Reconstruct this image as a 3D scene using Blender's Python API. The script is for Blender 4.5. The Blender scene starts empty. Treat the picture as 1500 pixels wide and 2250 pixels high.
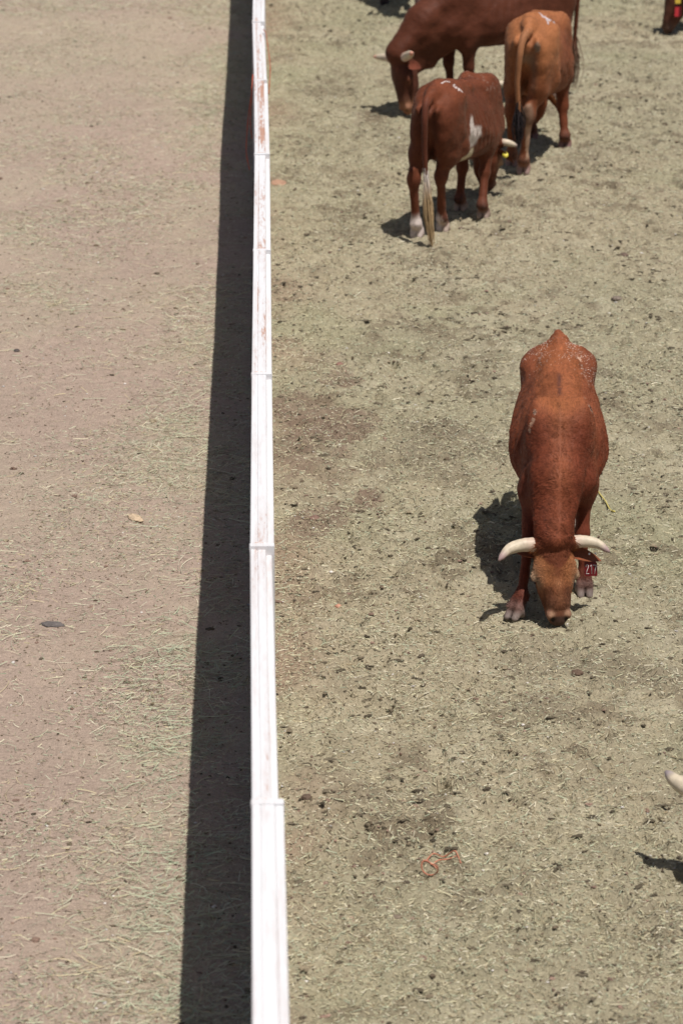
import bpy, math, random
import numpy as np

# ------------------------------------------------------------------ camera
sc = bpy.context.scene
col = sc.collection
CAM_H = 5.63
PITCH = math.atan(2270 / 6500)
YAW = math.radians(1.539)
cam_d = bpy.data.cameras.new('camera')
cam = bpy.data.objects.new('camera', cam_d)
col.objects.link(cam)
cam.location = (0, 0, CAM_H)
cam.rotation_euler = (math.pi / 2 - PITCH, 0, -YAW)
cam_d.sensor_fit = 'HORIZONTAL'
cam_d.sensor_width = 24.0
cam_d.lens = 104.0
cam_d.clip_start = 0.5
cam_d.clip_end = 1000
cam_d.dof.use_dof = True
cam_d.dof.focus_distance = 15.8
cam_d.dof.aperture_fstop = 3.3
cam_d.dof.aperture_blades = 9
sc.camera = cam

# ------------------------------------------------------------------ sky and sun
TX, TY = 0.227, 0.28                      # shadow shift per metre of height: to -X and to +Y
sun_dir = np.array([TX, -TY, 1.0]); sun_dir /= np.linalg.norm(sun_dir)
world = bpy.data.worlds.new('World')
sc.world = world
world.use_nodes = True
nt = world.node_tree
sky = nt.nodes.new('ShaderNodeTexSky')
sky.sky_type = 'NISHITA'
sky.sun_disc = False
sky.sun_elevation = math.asin(sun_dir[2])
sky.sun_rotation = math.atan2(sun_dir[0], sun_dir[1])
sky.dust_density = 2.0
bg = nt.nodes['Background']
bg.inputs['Strength'].default_value = 0.054
nt.links.new(sky.outputs[0], bg.inputs['Color'])
sd = bpy.data.lights.new('sun', 'SUN')
sd.energy = 4.7
sd.angle = math.radians(0.53)
sd.color = (1.0, 0.955, 0.89)
sun = bpy.data.objects.new('sun', sd)
col.objects.link(sun)
from mathutils import Vector
sun.rotation_euler = Vector(sun_dir).to_track_quat('Z', 'Y').to_euler()
sun.location = (5, -5, 20)
sc.view_settings.view_transform = 'Standard'
sc.view_settings.look = 'None'
sc.view_settings.exposure = 0.0
sc.view_settings.gamma = 1.0
sc.cycles.max_bounces = 6

rng = np.random.default_rng(7)

# ------------------------------------------------------------------ numpy noise
def _hash(ix, iy, iz, seed):
    h = (ix.astype(np.int64) * 374761393 + iy.astype(np.int64) * 668265263 + iz.astype(np.int64) * 2147483647 + seed * 974634777) & 0xFFFFFFFF
    h = ((h ^ (h >> 13)) * 1274126177) & 0xFFFFFFFF
    h = (h ^ (h >> 16)) & 0xFFFFFF
    return h / float(0xFFFFFF)

def vnoise(P, seed=0):
    """value noise, 0..1"""
    i = np.floor(P); f = P - i
    f = f * f * f * (f * (f * 6 - 15) + 10)
    r = 0
    if P.shape[-1] == 2:
        z = np.zeros(P.shape[0])
        for a in (0, 1):
            for b in (0, 1):
                w = (f[:, 0] if a else 1 - f[:, 0]) * (f[:, 1] if b else 1 - f[:, 1])
                r = r + w * _hash(i[:, 0] + a, i[:, 1] + b, z, seed)
        return r
    for a in (0, 1):
        for b in (0, 1):
            for c in (0, 1):
                w = (f[:, 0] if a else 1 - f[:, 0]) * (f[:, 1] if b else 1 - f[:, 1]) * (f[:, 2] if c else 1 - f[:, 2])
                r = r + w * _hash(i[:, 0] + a, i[:, 1] + b, i[:, 2] + c, seed)
    return r

ROT2 = np.array([[math.cos(.7), math.sin(.7)], [-math.sin(.7), math.cos(.7)]])
_c, _s = math.cos(.8), math.sin(.8)
ROT3 = np.array([[_c, _s, 0], [-_s, _c, 0], [0, 0, 1]]) @ np.array([[1, 0, 0], [0, _c, _s], [0, -_s, _c]])

def fbm(P, scale, octv=4, seed=0, gain=0.5):
    s = 0; a = 1; t = 0
    for o in range(octv):
        P = P @ (ROT2 if P.shape[-1] == 2 else ROT3)            # every octave turned, so no lattice shows
        s = s + a * vnoise(P * scale * 2.03 ** o + 17.3 * o, seed + o * 13)
        t += a; a *= gain
    return s / t

def sstep(a, b, x):
    t = np.clip((x - a) / (b - a), 0, 1)
    return t * t * (3 - 2 * t)

def mix(a, b, t):
    return a + (b - a) * np.asarray(t)[..., None]

# ------------------------------------------------------------------ mesh helpers
def mesh_np(name, V, faces, mat=None, cols=None, smooth=True):
    """faces: list of (n,k) int arrays"""
    me = bpy.data.meshes.new(name)
    V = np.asarray(V, np.float32)
    me.vertices.add(len(V)); me.vertices.foreach_set('co', V.ravel())
    fl = [np.asarray(f, np.int32) for f in faces if len(f)]
    nl = sum(f.size for f in fl); npoly = sum(len(f) for f in fl)
    me.loops.add(nl); me.loops.foreach_set('vertex_index', np.concatenate([f.ravel() for f in fl]))
    tot = np.concatenate([np.full(len(f), f.shape[1], np.int32) for f in fl])
    st = np.concatenate([[0], np.cumsum(tot)[:-1]]).astype(np.int32)
    me.polygons.add(npoly)
    me.polygons.foreach_set('loop_start', st)
    me.polygons.foreach_set('loop_total', tot)
    me.polygons.foreach_set('use_smooth', np.full(npoly, smooth, bool))
    me.update(calc_edges=True)
    if cols is not None:
        at = me.color_attributes.new('col', 'FLOAT_COLOR', 'POINT')
        c4 = np.ones((len(V), 4), np.float32); c4[:, :3] = cols
        at.data.foreach_set('color', c4.ravel())
    if mat: me.materials.append(mat)
    return me

def add_obj(name, me, parent=None, loc=None):
    o = bpy.data.objects.new(name, me)
    col.objects.link(o)
    if parent is not None: o.parent = parent
    if loc is not None: o.location = loc
    return o

def tag(o, label=None, cat=None, group=None, kind=None):
    if label: o['label'] = label
    if cat: o['category'] = cat
    if group: o['group'] = group
    if kind: o['kind'] = kind
    return o

class MB:
    def __init__(s): s.V = []; s.F = {}; s.C = []; s.n = 0
    def add(s, V, F, c=None):
        V = np.asarray(V, float)
        for f in F:
            f = np.asarray(f)
            s.F.setdefault(f.shape[1], []).append(f + s.n)
        s.V.append(V); s.C.append(np.broadcast_to(np.asarray(c if c is not None else (1, 1, 1), float), V.shape)); s.n += len(V)
    def box(s, x0, x1, y0, y1, z0, z1, b=0.0, c=None):
        """box, its edges bevelled by b"""
        if b <= 0:
            V = [(x, y, z) for x in (x0, x1) for y in (y0, y1) for z in (z0, z1)]
            F = [(0, 1, 3, 2), (4, 6, 7, 5), (0, 4, 5, 1), (2, 3, 7, 6), (0, 2, 6, 4), (1, 5, 7, 3)]
            s.add(V, [np.array(F)], c); return
        # bevel along Y edges only: an octagonal prism
        pr = [(x0 + b, z0), (x1 - b, z0), (x1, z0 + b), (x1, z1 - b), (x1 - b, z1), (x0 + b, z1), (x0, z1 - b), (x0, z0 + b)]
        V = [(x, y, z) for y in (y0, y1) for x, z in pr]
        q = np.array([(i, i + 8, (i + 1) % 8 + 8, (i + 1) % 8) for i in range(8)])
        s.add(V, [q, np.array([range(8)]), np.array([list(range(15, 7, -1))])], c)
    def tube(s, P, R, seg=8, c=None, cap=True):
        P = np.asarray(P, float); n = len(P)
        R = np.broadcast_to(np.asarray(R, float), (n,))
        T = np.gradient(P, axis=0); T /= np.linalg.norm(T, axis=1, keepdims=True) + 1e-9
        u = np.cross(T[0], (0.13, 0.31, 0.94)); u /= np.linalg.norm(u)
        V = []
        for i in range(n):
            u = u - T[i] * (u @ T[i]); u /= np.linalg.norm(u) + 1e-9
            w = np.cross(T[i], u)
            a = np.arange(seg) * 2 * np.pi / seg
            V.append(P[i] + R[i] * (np.cos(a)[:, None] * u + np.sin(a)[:, None] * w))
        V = np.concatenate(V)
        i, j = np.meshgrid(np.arange(n - 1), np.arange(seg), indexing='ij')
        q = np.stack([i * seg + j, i * seg + (j + 1) % seg, (i + 1) * seg + (j + 1) % seg, (i + 1) * seg + j], -1).reshape(-1, 4)
        F = [q]
        if cap: F += [np.array([list(range(seg))[::-1]]), np.array([[(n - 1) * seg + k for k in range(seg)]])]
        if c is not None and np.ndim(c) == 2: c = np.repeat(np.asarray(c, float), seg, 0)
        s.add(V, F, c)
    def build(s, name, mat, parent=None, smooth=True, cols=True):
        V = np.concatenate(s.V); C = np.concatenate(s.C)
        fs = [np.concatenate(v) for v in s.F.values()]
        return add_obj(name, mesh_np(name, V, fs, mat, C if cols else None, smooth), parent)

def spline(pts, n):
    """Catmull-Rom through pts"""
    P = np.asarray(pts, float)
    P = np.vstack([2 * P[0] - P[1], P, 2 * P[-1] - P[-2]])
    m = len(P) - 3
    out = []
    for t in np.linspace(0, m - 1e-6, n):
        i = int(t); f = t - i
        a, b, c, d = P[i:i + 4]
        out.append(0.5 * (2 * b + (c - a) * f + (2 * a - 5 * b + 4 * c - d) * f * f + (3 * b - a - 3 * c + d) * f ** 3))
    return np.array(out)

# ------------------------------------------------------------------ materials
def new_mat(name):
    m = bpy.data.materials.new(name); m.use_nodes = True
    n = m.node_tree
    b = n.nodes['Principled BSDF']
    return m, n, b

def N(n, t, **kw):
    x = n.nodes.new(t)
    for k, v in kw.items():
        if k.startswith('i_'):
            key = k[2:]
            x.inputs[int(key) if key.isdigit() else key.replace('_', ' ')].default_value = v
        else: setattr(x, k, v)
    return x

def attr_col(n):
    return N(n, 'ShaderNodeAttribute', attribute_name='col').outputs['Color']

def mul_by(n, color, fac_out, lo, hi):
    """multiply a colour by a grey factor lo..hi driven by fac 0..1"""
    mr = N(n, 'ShaderNodeMapRange'); mr.inputs['To Min'].default_value = lo; mr.inputs['To Max'].default_value = hi
    mr.inputs['From Min'].default_value = 0.25; mr.inputs['From Max'].default_value = 0.75
    n.links.new(fac_out, mr.inputs['Value'])
    mx = N(n, 'ShaderNodeVectorMath', operation='SCALE')
    n.links.new(color, mx.inputs[0]); n.links.new(mr.outputs[0], mx.inputs['Scale'])
    return mx.outputs[0]

def noise(n, scale, detail=3, rough=0.55, vec=None):
    x = N(n, 'ShaderNodeTexNoise'); x.inputs['Scale'].default_value = scale; x.inputs['Detail'].default_value = detail
    x.inputs['Roughness'].default_value = rough
    if vec is None: vec = N(n, 'ShaderNodeTexCoord').outputs['Object']
    n.links.new(vec, x.inputs['Vector'])
    return x.outputs['Fac']

# ground
M_ground, n, b = new_mat('dry_dirt')
c = attr_col(n)
c = mul_by(n, c, noise(n, 170, 3, 0.75), 0.64, 1.34)
c = mul_by(n, c, noise(n, 45, 4, 0.7), 0.80, 1.20)
c = mul_by(n, c, noise(n, 9, 3), 0.92, 1.08)
# pale chaff flecks and dark specks
v = N(n, 'ShaderNodeTexVoronoi'); v.inputs['Scale'].default_value = 62; v.inputs['Randomness'].default_value = 1
n.links.new(N(n, 'ShaderNodeTexCoord').outputs['Object'], v.inputs['Vector'])
fl = N(n, 'ShaderNodeMapRange'); fl.inputs['From Min'].default_value = 0.22; fl.inputs['From Max'].default_value = 0.12
n.links.new(v.outputs['Distance'], fl.inputs['Value'])
rnd = N(n, 'ShaderNodeSeparateColor'); n.links.new(v.outputs['Color'], rnd.inputs[0])
gt = N(n, 'ShaderNodeMath', operation='GREATER_THAN'); gt.inputs[1].default_value = 0.72
n.links.new(rnd.outputs[0], gt.inputs[0])
ml = N(n, 'ShaderNodeMath', operation='MULTIPLY'); n.links.new(fl.outputs[0], ml.inputs[0]); n.links.new(gt.outputs[0], ml.inputs[1])
mm = N(n, 'ShaderNodeMath', operation='MULTIPLY'); mm.inputs[1].default_value = 0.55; n.links.new(ml.outputs[0], mm.inputs[0])
mx = N(n, 'ShaderNodeMix', data_type='RGBA'); mx.inputs['B'].default_value = (0.52, 0.46, 0.31, 1)
n.links.new(mm.outputs[0], mx.inputs['Factor']); n.links.new(c, mx.inputs['A'])
n.links.new(mx.outputs['Result'], b.inputs['Base Color'])
b.inputs['Roughness'].default_value = 0.95
b.inputs['Specular IOR Level'].default_value = 0.15
bp = N(n, 'ShaderNodeBump'); bp.inputs['Strength'].default_value = 0.9; bp.inputs['Distance'].default_value = 0.016
n.links.new(noise(n, 70, 4, 0.7), bp.inputs['Height']); n.links.new(bp.outputs[0], b.inputs['Normal'])

# coat: colour attribute, fine streaks of hair
M_coat, n, b = new_mat('short_hair')
tc = N(n, 'ShaderNodeTexCoord')
mp = N(n, 'ShaderNodeMapping'); mp.inputs['Scale'].default_value = (22, 110, 70)
n.links.new(tc.outputs['Object'], mp.inputs['Vector'])
st = noise(n, 1.0, 3, 0.6, mp.outputs[0])
c = mul_by(n, attr_col(n), st, 0.82, 1.16)
c = mul_by(n, c, noise(n, 7, 3), 0.88, 1.1)
n.links.new(c, b.inputs['Base Color'])
b.inputs['Roughness'].default_value = 0.62
b.inputs['Specular IOR Level'].default_value = 0.14
b.inputs['Sheen Weight'].default_value = 0.04
b.inputs['Sheen Roughness'].default_value = 0.5
b.inputs['Sheen Tint'].default_value = (1.0, 0.75, 0.55, 1)
bp = N(n, 'ShaderNodeBump'); bp.inputs['Strength'].default_value = 0.35; bp.inputs['Distance'].default_value = 0.006
n.links.new(st, bp.inputs['Height']); n.links.new(bp.outputs[0], b.inputs['Normal'])

def simple(name, rough=0.6, spec=0.3, vary=(0.85, 1.12), scale=40, bump=0.0):
    m, n, b = new_mat(name)
    f = noise(n, scale, 3)
    n.links.new(mul_by(n, attr_col(n), f, *vary), b.inputs['Base Color'])
    b.inputs['Roughness'].default_value = rough; b.inputs['Specular IOR Level'].default_value = spec
    if bump:
        bp = N(n, 'ShaderNodeBump'); bp.inputs['Strength'].default_value = bump; bp.inputs['Distance'].default_value = 0.004
        n.links.new(f, bp.inputs['Height']); n.links.new(bp.outputs[0], b.inputs['Normal'])
    return m
M_fur = simple('hair_strands', 0.65, 0.10, (0.95, 1.05), 20)
M_horn = simple('horn', 0.5, 0.3, (0.74, 1.10), 34, 0.3)
M_straw = simple('dry_straw', 0.7, 0.2, (0.85, 1.12), 30)
M_clod = simple('dry_dung', 0.95, 0.1, (0.65, 1.3), 90, 0.8)
M_eye = simple('eye', 0.12, 0.5)
M_tag = simple('plastic_tag', 0.35, 0.4, (0.95, 1.05))
M_twine = simple('plastic_twine', 0.45, 0.3, (0.85, 1.1), 200, 0.3)
M_stone = simple('stone', 0.85, 0.2, (0.7, 1.25), 60, 0.6)

# white paint with rust
M_paint, n, b = new_mat('rusty_white_paint')
tc = N(n, 'ShaderNodeTexCoord')
mp = N(n, 'ShaderNodeMapping'); mp.inputs['Scale'].default_value = (75, 9, 75)
n.links.new(tc.outputs['Object'], mp.inputs['Vector'])
f1 = noise(n, 1.0, 5, 0.7, mp.outputs[0])
mp2 = N(n, 'ShaderNodeMapping'); mp2.inputs['Scale'].default_value = (26, 0.9, 26)
n.links.new(tc.outputs['Object'], mp2.inputs['Vector'])
f2 = noise(n, 1.0, 2, 0.5, mp2.outputs[0])
at = N(n, 'ShaderNodeAttribute', attribute_name='col')     # red channel of the attribute: how rusty
sep = N(n, 'ShaderNodeSeparateColor'); n.links.new(at.outputs['Color'], sep.inputs[0])
ad = N(n, 'ShaderNodeMath', operation='ADD'); n.links.new(f1, ad.inputs[0]); n.links.new(f2, ad.inputs[1])
ad2 = N(n, 'ShaderNodeMath', operation='ADD'); n.links.new(ad.outputs[0], ad2.inputs[0]); n.links.new(sep.outputs[0], ad2.inputs[1])
mr = N(n, 'ShaderNodeMapRange'); mr.inputs['From Min'].default_value = 1.30; mr.inputs['From Max'].default_value = 1.50
n.links.new(ad2.outputs[0], mr.inputs['Value'])
rp = N(n, 'ShaderNodeMix', data_type='RGBA'); rp.inputs['A'].default_value = (0.62, 0.30, 0.17, 1); rp.inputs['B'].default_value = (0.26, 0.11, 0.06, 1)
n.links.new(noise(n, 60, 3), rp.inputs['Factor'])
wp = N(n, 'ShaderNodeMix', data_type='RGBA'); wp.inputs['A'].default_value = (0.71, 0.705, 0.72, 1); wp.inputs['B'].default_value = (0.60, 0.545, 0.54, 1)
gr = N(n, 'ShaderNodeMapRange'); gr.inputs['From Min'].default_value = 0.95; gr.inputs['From Max'].default_value = 1.4
n.links.new(ad.outputs[0], gr.inputs['Value']); n.links.new(gr.outputs[0], wp.inputs['Factor'])
fx = N(n, 'ShaderNodeMath', operation='MULTIPLY'); fx.inputs[1].default_value = 0.85; n.links.new(mr.outputs[0], fx.inputs[0])
pm = N(n, 'ShaderNodeMix', data_type='RGBA'); n.links.new(fx.outputs[0], pm.inputs['Factor'])
n.links.new(wp.outputs['Result'], pm.inputs['A']); n.links.new(rp.outputs['Result'], pm.inputs['B'])
n.links.new(pm.outputs['Result'], b.inputs['Base Color'])
b.inputs['Roughness'].default_value = 0.5
M_seam = simple('dark_seam', 0.9, 0.1)

# ------------------------------------------------------------------ ground
def lump(P, seed, sc_, lo, hi):
    return sstep(lo, hi, vnoise(P * sc_, seed))

_pr = np.random.default_rng(21)
PRINTS = np.column_stack([_pr.uniform(0.3, 5.2, 900), _pr.uniform(9, 34, 900), _pr.uniform(-.6, .6, 900), _pr.uniform(.6, 1.1, 900)])
CELLS = {}
for _k, _p in enumerate(PRINTS):
    CELLS.setdefault((int(_p[0] // .5), int(_p[1] // .5)), []).append(_k)

def print_z(P):
    z = np.zeros(len(P)); key = np.floor(P / .5).astype(int)
    code = key[:, 0] * 100003 + key[:, 1]
    order = np.argsort(code, kind='stable'); cs = code[order]
    for (cx, cy), ks in CELLS.items():
        for ax in (-1, 0, 1):
            for ay in (-1, 0, 1):
                cc = (cx + ax) * 100003 + cy + ay
                i0, i1 = np.searchsorted(cs, cc), np.searchsorted(cs, cc, 'right')
                if i0 == i1: continue
                idx = order[i0:i1]; p = P[idx]
                for k in ks:
                    x0, y0, a, s_ = PRINTS[k]
                    dx, dy = (p[:, 0] - x0) / s_, (p[:, 1] - y0) / s_
                    u = dx * math.cos(a) + dy * math.sin(a); v = -dx * math.sin(a) + dy * math.cos(a)
                    r = np.sqrt((u / .055) ** 2 + (v / .070) ** 2) + .25 * (vnoise(p * 40, 8) - .5)
                    z[idx] += s_ * (-.022 * sstep(1.0, .72, r) + .008 * sstep(.9, 1.05, r) * sstep(1.5, 1.1, r))
    return z

def ground_z(P):
    z = (fbm(P, 1.3, 2, 3) - 0.5) * 0.045
    right = sstep(-0.1, 0.25, P[:, 0])
    near = np.exp(-((P[:, 0] - 0.25) / 0.35) ** 2)
    z = z + (fbm(P, 7.0, 3, 5) - 0.5) * (0.014 + 0.018 * right)
    z = z + (fbm(P, 22.0, 2, 9) - 0.5) * (0.006 + 0.016 * right)
    # hoof-broken crust: small sharp-edged plates
    d = vnoise((P @ ROT2) * np.array([14.0, 11.0]) + 3.1 * vnoise(P * 5, 77)[:, None], 21)
    z = z + right * 0.020 * sstep(0.55, 0.60, d) * (0.3 + vnoise(P * 3.0, 4))
    # scattered hoof prints
    h2 = vnoise((P @ ROT2) * np.array([12.0, 9.0]) + 1.7 * vnoise(P * 4, 78)[:, None], 33)
    z = z - right * 0.015 * sstep(0.74, 0.80, h2)
    h = vnoise((P @ ROT2.T) * np.array([6.0, 5.0]) + 1.2 * vnoise(P * 9, 79)[:, None], 31)
    z = z - (0.25 + 0.75 * right) * 0.024 * sstep(0.74, 0.82, h)
    z = z + print_z(P)
    return z + 0.012 * near * right

xs = np.concatenate([np.linspace(-80, -3.7, 24)[:-1], np.arange(-3.7, 6.4, 0.0155), np.linspace(6.4, 80, 40)])
ys = np.concatenate([np.linspace(-30, 8.9, 14)[:-1], np.arange(8.9, 34.6, 0.0175), np.linspace(34.6, 150, 60)])
GX, GY = np.meshgrid(xs, ys, indexing='ij')
GP = np.stack([GX.ravel(), GY.ravel()], -1)

def ground_col(P):
    x, y = P[:, 0], P[:, 1]
    olive = np.array([0.322, 0.287, 0.196]); tan = np.array([0.355, 0.306, 0.212])
    brown = np.array([0.285, 0.205, 0.145]); red = np.array([0.205, 0.146, 0.108])
    dirt = np.array([0.388, 0.296, 0.240]); hay = np.array([0.415, 0.350, 0.255]); dark = np.array([0.20, 0.165, 0.115])
    c = mix(olive[None], tan[None], sstep(0.35, 0.65, fbm(P, 0.55, 3, 41)))
    c = mix(c, dark[None], 0.65 * sstep(0.56, 0.78, fbm(P, 1.9, 4, 44)))
    c = mix(c, np.array([[0.30, 0.29, 0.185]]), 0.5 * sstep(0.5, 0.7, fbm(P, 0.9, 3, 47)))
    c = mix(c, np.array([[0.15, 0.115, 0.078]]), 0.60 * sstep(0.57, 0.68, fbm(P, 5.5, 4, 45)) * sstep(.35, .6, fbm(P, 1.1, 2, 46)))
    c = mix(c, np.array([[0.44, 0.395, 0.285]]), 0.45 * sstep(0.60, 0.72, fbm(P, 4.0, 4, 48)))
    w = np.exp(-(np.maximum(x - 0.05, 0) / 0.24) ** 2) * (0.9 * sstep(.3, .75, fbm(P, 1.6, 4, 50)))
    c = mix(c, brown[None], np.clip(w, 0, 1))
    # damp red-brown patch by the fence, with an olive-brown one beside it
    q = ((x - 0.30) / 0.34) ** 2 + ((y - 17.5) / 1.5) ** 2 + 3.6 * (fbm(P, 3.0, 5, 52) - 0.5)
    c = mix(c, red[None], (0.55 + .5 * fbm(P, 9, 3, 53)) * sstep(1.25, 0.35, q))
    q = ((x - 1.05) / 0.42) ** 2 + ((y - 17.3) / 0.75) ** 2 + 3.4 * (fbm(P, 4.0, 5, 54) - 0.5)
    c = mix(c, dark[None], 0.6 * sstep(1.2, 0.3, q))
    # left pen: bare pinkish dirt, hay dust near the fence
    l = dirt[None] * (0.93 + 0.14 * fbm(P, 0.8, 3, 60))[:, None]
    l = mix(l, hay[None], 0.42 * sstep(0.45, 0.8, fbm(P * np.array([1, .6]), 0.9, 3, 62)))
    l = mix(l, hay[None], 0.55 * np.exp(-((x + 0.45) / 0.4) ** 2) * sstep(0.3, 0.7, fbm(P, 1.6, 3, 64)))
    l = mix(l, hay[None] * 0.95, 0.45 * np.exp(-((y - 30) / 2.4) ** 2))
    return mix(l, c, sstep(-0.12, 0.05, x + 0.08 * (fbm(P, 4, 2, 66) - 0.5)))

gz = ground_z(GP)
gz *= np.exp(-2 * np.maximum(np.abs(GP[:, 0] - 1.35) - 4.9, 0)) * np.exp(-np.maximum(GP[:, 1] - 35, 0))
nx_, ny_ = len(xs), len(ys)
I, J = np.meshgrid(np.arange(nx_ - 1), np.arange(ny_ - 1), indexing='ij')
q = np.stack([I * ny_ + J, (I + 1) * ny_ + J, (I + 1) * ny_ + J + 1, I * ny_ + J + 1], -1).reshape(-1, 4)
gc = ground_col(GP)
# outside the finely gridded stretch the sheet is too coarse for small stains: plain dirt there
far = np.clip(sstep(33.5, 36.0, GP[:, 1]) + sstep(5.9, 6.6, GP[:, 0]) + sstep(-3.4, -4.2, GP[:, 0]) + sstep(9.6, 8.6, GP[:, 1]), 0, 1)
gc = mix(gc, mix(np.array([[.395, .312, .245]]), np.array([[.350, .305, .208]]), sstep(-.1, .1, GP[:, 0])), far)
g = add_obj('ground', mesh_np('ground', np.column_stack([GP, gz]), [q], M_ground, gc))
tag(g, kind='structure')
del GX, GY, q

# ------------------------------------------------------------------ straw, clods
def ribbons(P, ang, L, W, bend, lift, cols, nseg=3):
    """flat curved strands lying on the ground; all arrays of length n"""
    n = len(L); k = nseg + 1
    t = np.linspace(-0.5, 0.5, k)[None]
    a = ang[:, None] + bend[:, None] * t
    d = np.stack([np.cos(a), np.sin(a)], -1) * (L / nseg)[:, None, None]
    pos = np.cumsum(d, 1); pos = pos - pos.mean(1, keepdims=True) + P[:, None, :]
    z = ground_z(pos.reshape(-1, 2)).reshape(n, k)
    zl = z.max(1, keepdims=True) * 0.6 + z * 0.4
    tilt = (rng.random(n) - 0.5)[:, None] * t * lift[:, None] * 2
    z = zl + 0.002 + np.abs(lift)[:, None] * 0.35 * rng.random((n, 1)) + tilt
    nrm = np.stack([-np.sin(a), np.cos(a)], -1) * (W / 2)[:, None, None]
    roll = (rng.random((n, 1)) - 0.5) * W[:, None] * 1.2
    A = np.concatenate([pos + nrm, (z + roll)[..., None]], -1)
    B = np.concatenate([pos - nrm, (z - roll)[..., None]], -1)
    V = np.stack([A, B], 2).reshape(n, k * 2, 3)
    base = (np.arange(n) * k * 2)[:, None]
    F = np.concatenate([base + np.array([2 * i, 2 * i + 1, 2 * i + 3, 2 * i + 2]) for i in range(nseg)], 0)
    C = np.repeat(cols[:, None, :], k * 2, 1)
    return V.reshape(-1, 3), F, C.reshape(-1, 3)

def in_view_points(n, x0, x1, y0=9.0, y1=34.5, ypow=1.0):
    y = y0 + (y1 - y0) * rng.random(n) ** ypow
    x = x0 + (x1 - x0) * rng.random(n)
    # keep what lies in the stretch of ground the photo covers, plus a margin to both sides
    xl = -1.3 - (y - 10) * 0.085 - 0.9; xr = 1.8 + (y - 10) * 0.135 + 1.3
    k = (x > xl) & (x < xr)
    return np.stack([x[k], y[k]], -1)

straw_tones = np.array([[0.56, 0.50, 0.34], [0.50, 0.47, 0.31], [0.44, 0.43, 0.29], [0.62, 0.57, 0.43], [0.40, 0.34, 0.22], [0.38, 0.41, 0.29], [0.30, 0.24, 0.15]])
# right pen: chopped and trodden bits
P = in_view_points(1080000, -0.02, 6.2, ypow=1.35)
keep = rng.random(len(P)) < 0.45 + 0.9 * (fbm(P, 1.4, 3, 71) - 0.35)
P = P[keep]; n_ = len(P)
L = np.exp(rng.normal(math.log(0.0125), 0.55, n_)).clip(0.006, 0.16)
W = (0.0016 + 0.0020 * rng.random(n_))
tone = straw_tones[rng.integers(0, 7, n_)] * (0.72 + 0.42 * rng.random((n_, 1)))
ang = rng.normal(0.15, 0.9, n_)
V, F, C = ribbons(P, ang, L, W, rng.normal(0, 0.5, n_), 0.008 * np.ones(n_), tone, 1)
o = add_obj('chopped_straw', mesh_np('chopped_straw', V, [F], M_straw, C, smooth=False))
tag(o, 'short dry bits of chopped straw trodden into the olive ground of the cattle pen', 'straw', kind='stuff')

# left pen: long loose hay, thick along the fence
P = in_view_points(260000, -4.6, 0.0, ypow=1.25)
x, y = P[:, 0], P[:, 1]
patch = fbm(P * np.array([1.0, 0.7]), 1.5, 3, 81)
dens = 0.10 + 0.9 * np.exp(-((x + .48) / .2) ** 2 - ((y - 13.7) / .55) ** 2) + 0.5 * np.exp(-((x + .5) / .25) ** 2 - ((y - 11.6) / 1.2) ** 2) + 1.15 * np.exp(-((x + 0.40) / 0.30) ** 2) * sstep(0.36, 0.6, patch) + 0.6 * sstep(0.52, 0.70, fbm(P, 0.8, 3, 83))
dens += 0.5 * sstep(0.06, 0.0, np.abs(np.sin(y * 0.9 + 2 * x) * 0.2)) * sstep(0.5, 0.65, patch)
P = P[rng.random(len(P)) < np.clip(dens, 0, 1) * 0.9]; n_ = len(P)
L = np.exp(rng.normal(math.log(0.036), 0.75, n_)).clip(0.010, 0.26)
W = 0.0012 + 0.0017 * rng.random(n_)
hay_tones = np.array([[0.58, 0.53, 0.37], [0.50, 0.50, 0.35], [0.44, 0.45, 0.32], [0.62, 0.58, 0.44], [0.40, 0.43, 0.30], [0.52, 0.44, 0.28]])
tone = hay_tones[rng.integers(0, 6, n_)] * (0.74 + 0.4 * rng.random((n_, 1)))
grn = sstep(0.42, 0.62, fbm(P, 2.2, 2, 86)) * np.exp(-((P[:, 0] + 0.42) / 0.30) ** 2) * sstep(21, 15, P[:, 1])
tone = mix(tone, np.array([[0.37, 0.44, 0.31]]), 0.6 * grn)
ang = rng.normal(0.2, 0.65, n_)
V, F, C = ribbons(P, ang, L, W, rng.normal(0, 1.0, n_), 0.018 + 0.035 * rng.random(n_), tone, 4)
o = add_obj('loose_hay', mesh_np('loose_hay', V, [F], M_straw, C, smooth=False))
tag(o, 'long pale strands of loose hay strewn over the bare dirt along the white fence', 'hay', kind='stuff')

# fine chaff on the left
P = in_view_points(240000, -4.6, 0.0, ypow=1.3)
P = P[rng.random(len(P)) < 0.15 + 0.8 * sstep(0.48, 0.68, fbm(P, 1.1, 3, 88))]; n_ = len(P)
L = np.exp(rng.normal(math.log(0.016), 0.5, n_)).clip(0.006, 0.06)
tone = hay_tones[rng.integers(0, 6, n_)] * (0.62 + 0.4 * rng.random((n_, 1)))
V, F, C = ribbons(P, rng.normal(0.1, 0.9, n_), L, 0.002 + 0.002 * rng.random(n_), rng.normal(0, 0.5, n_), 0.005 * np.ones(n_), tone, 1)
o = add_obj('hay_chaff', mesh_np('hay_chaff', V, [F], M_straw, C, smooth=False))
tag(o, 'fine broken bits of hay chaff on the bare pinkish dirt left of the fence', 'hay', kind='stuff')

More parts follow.
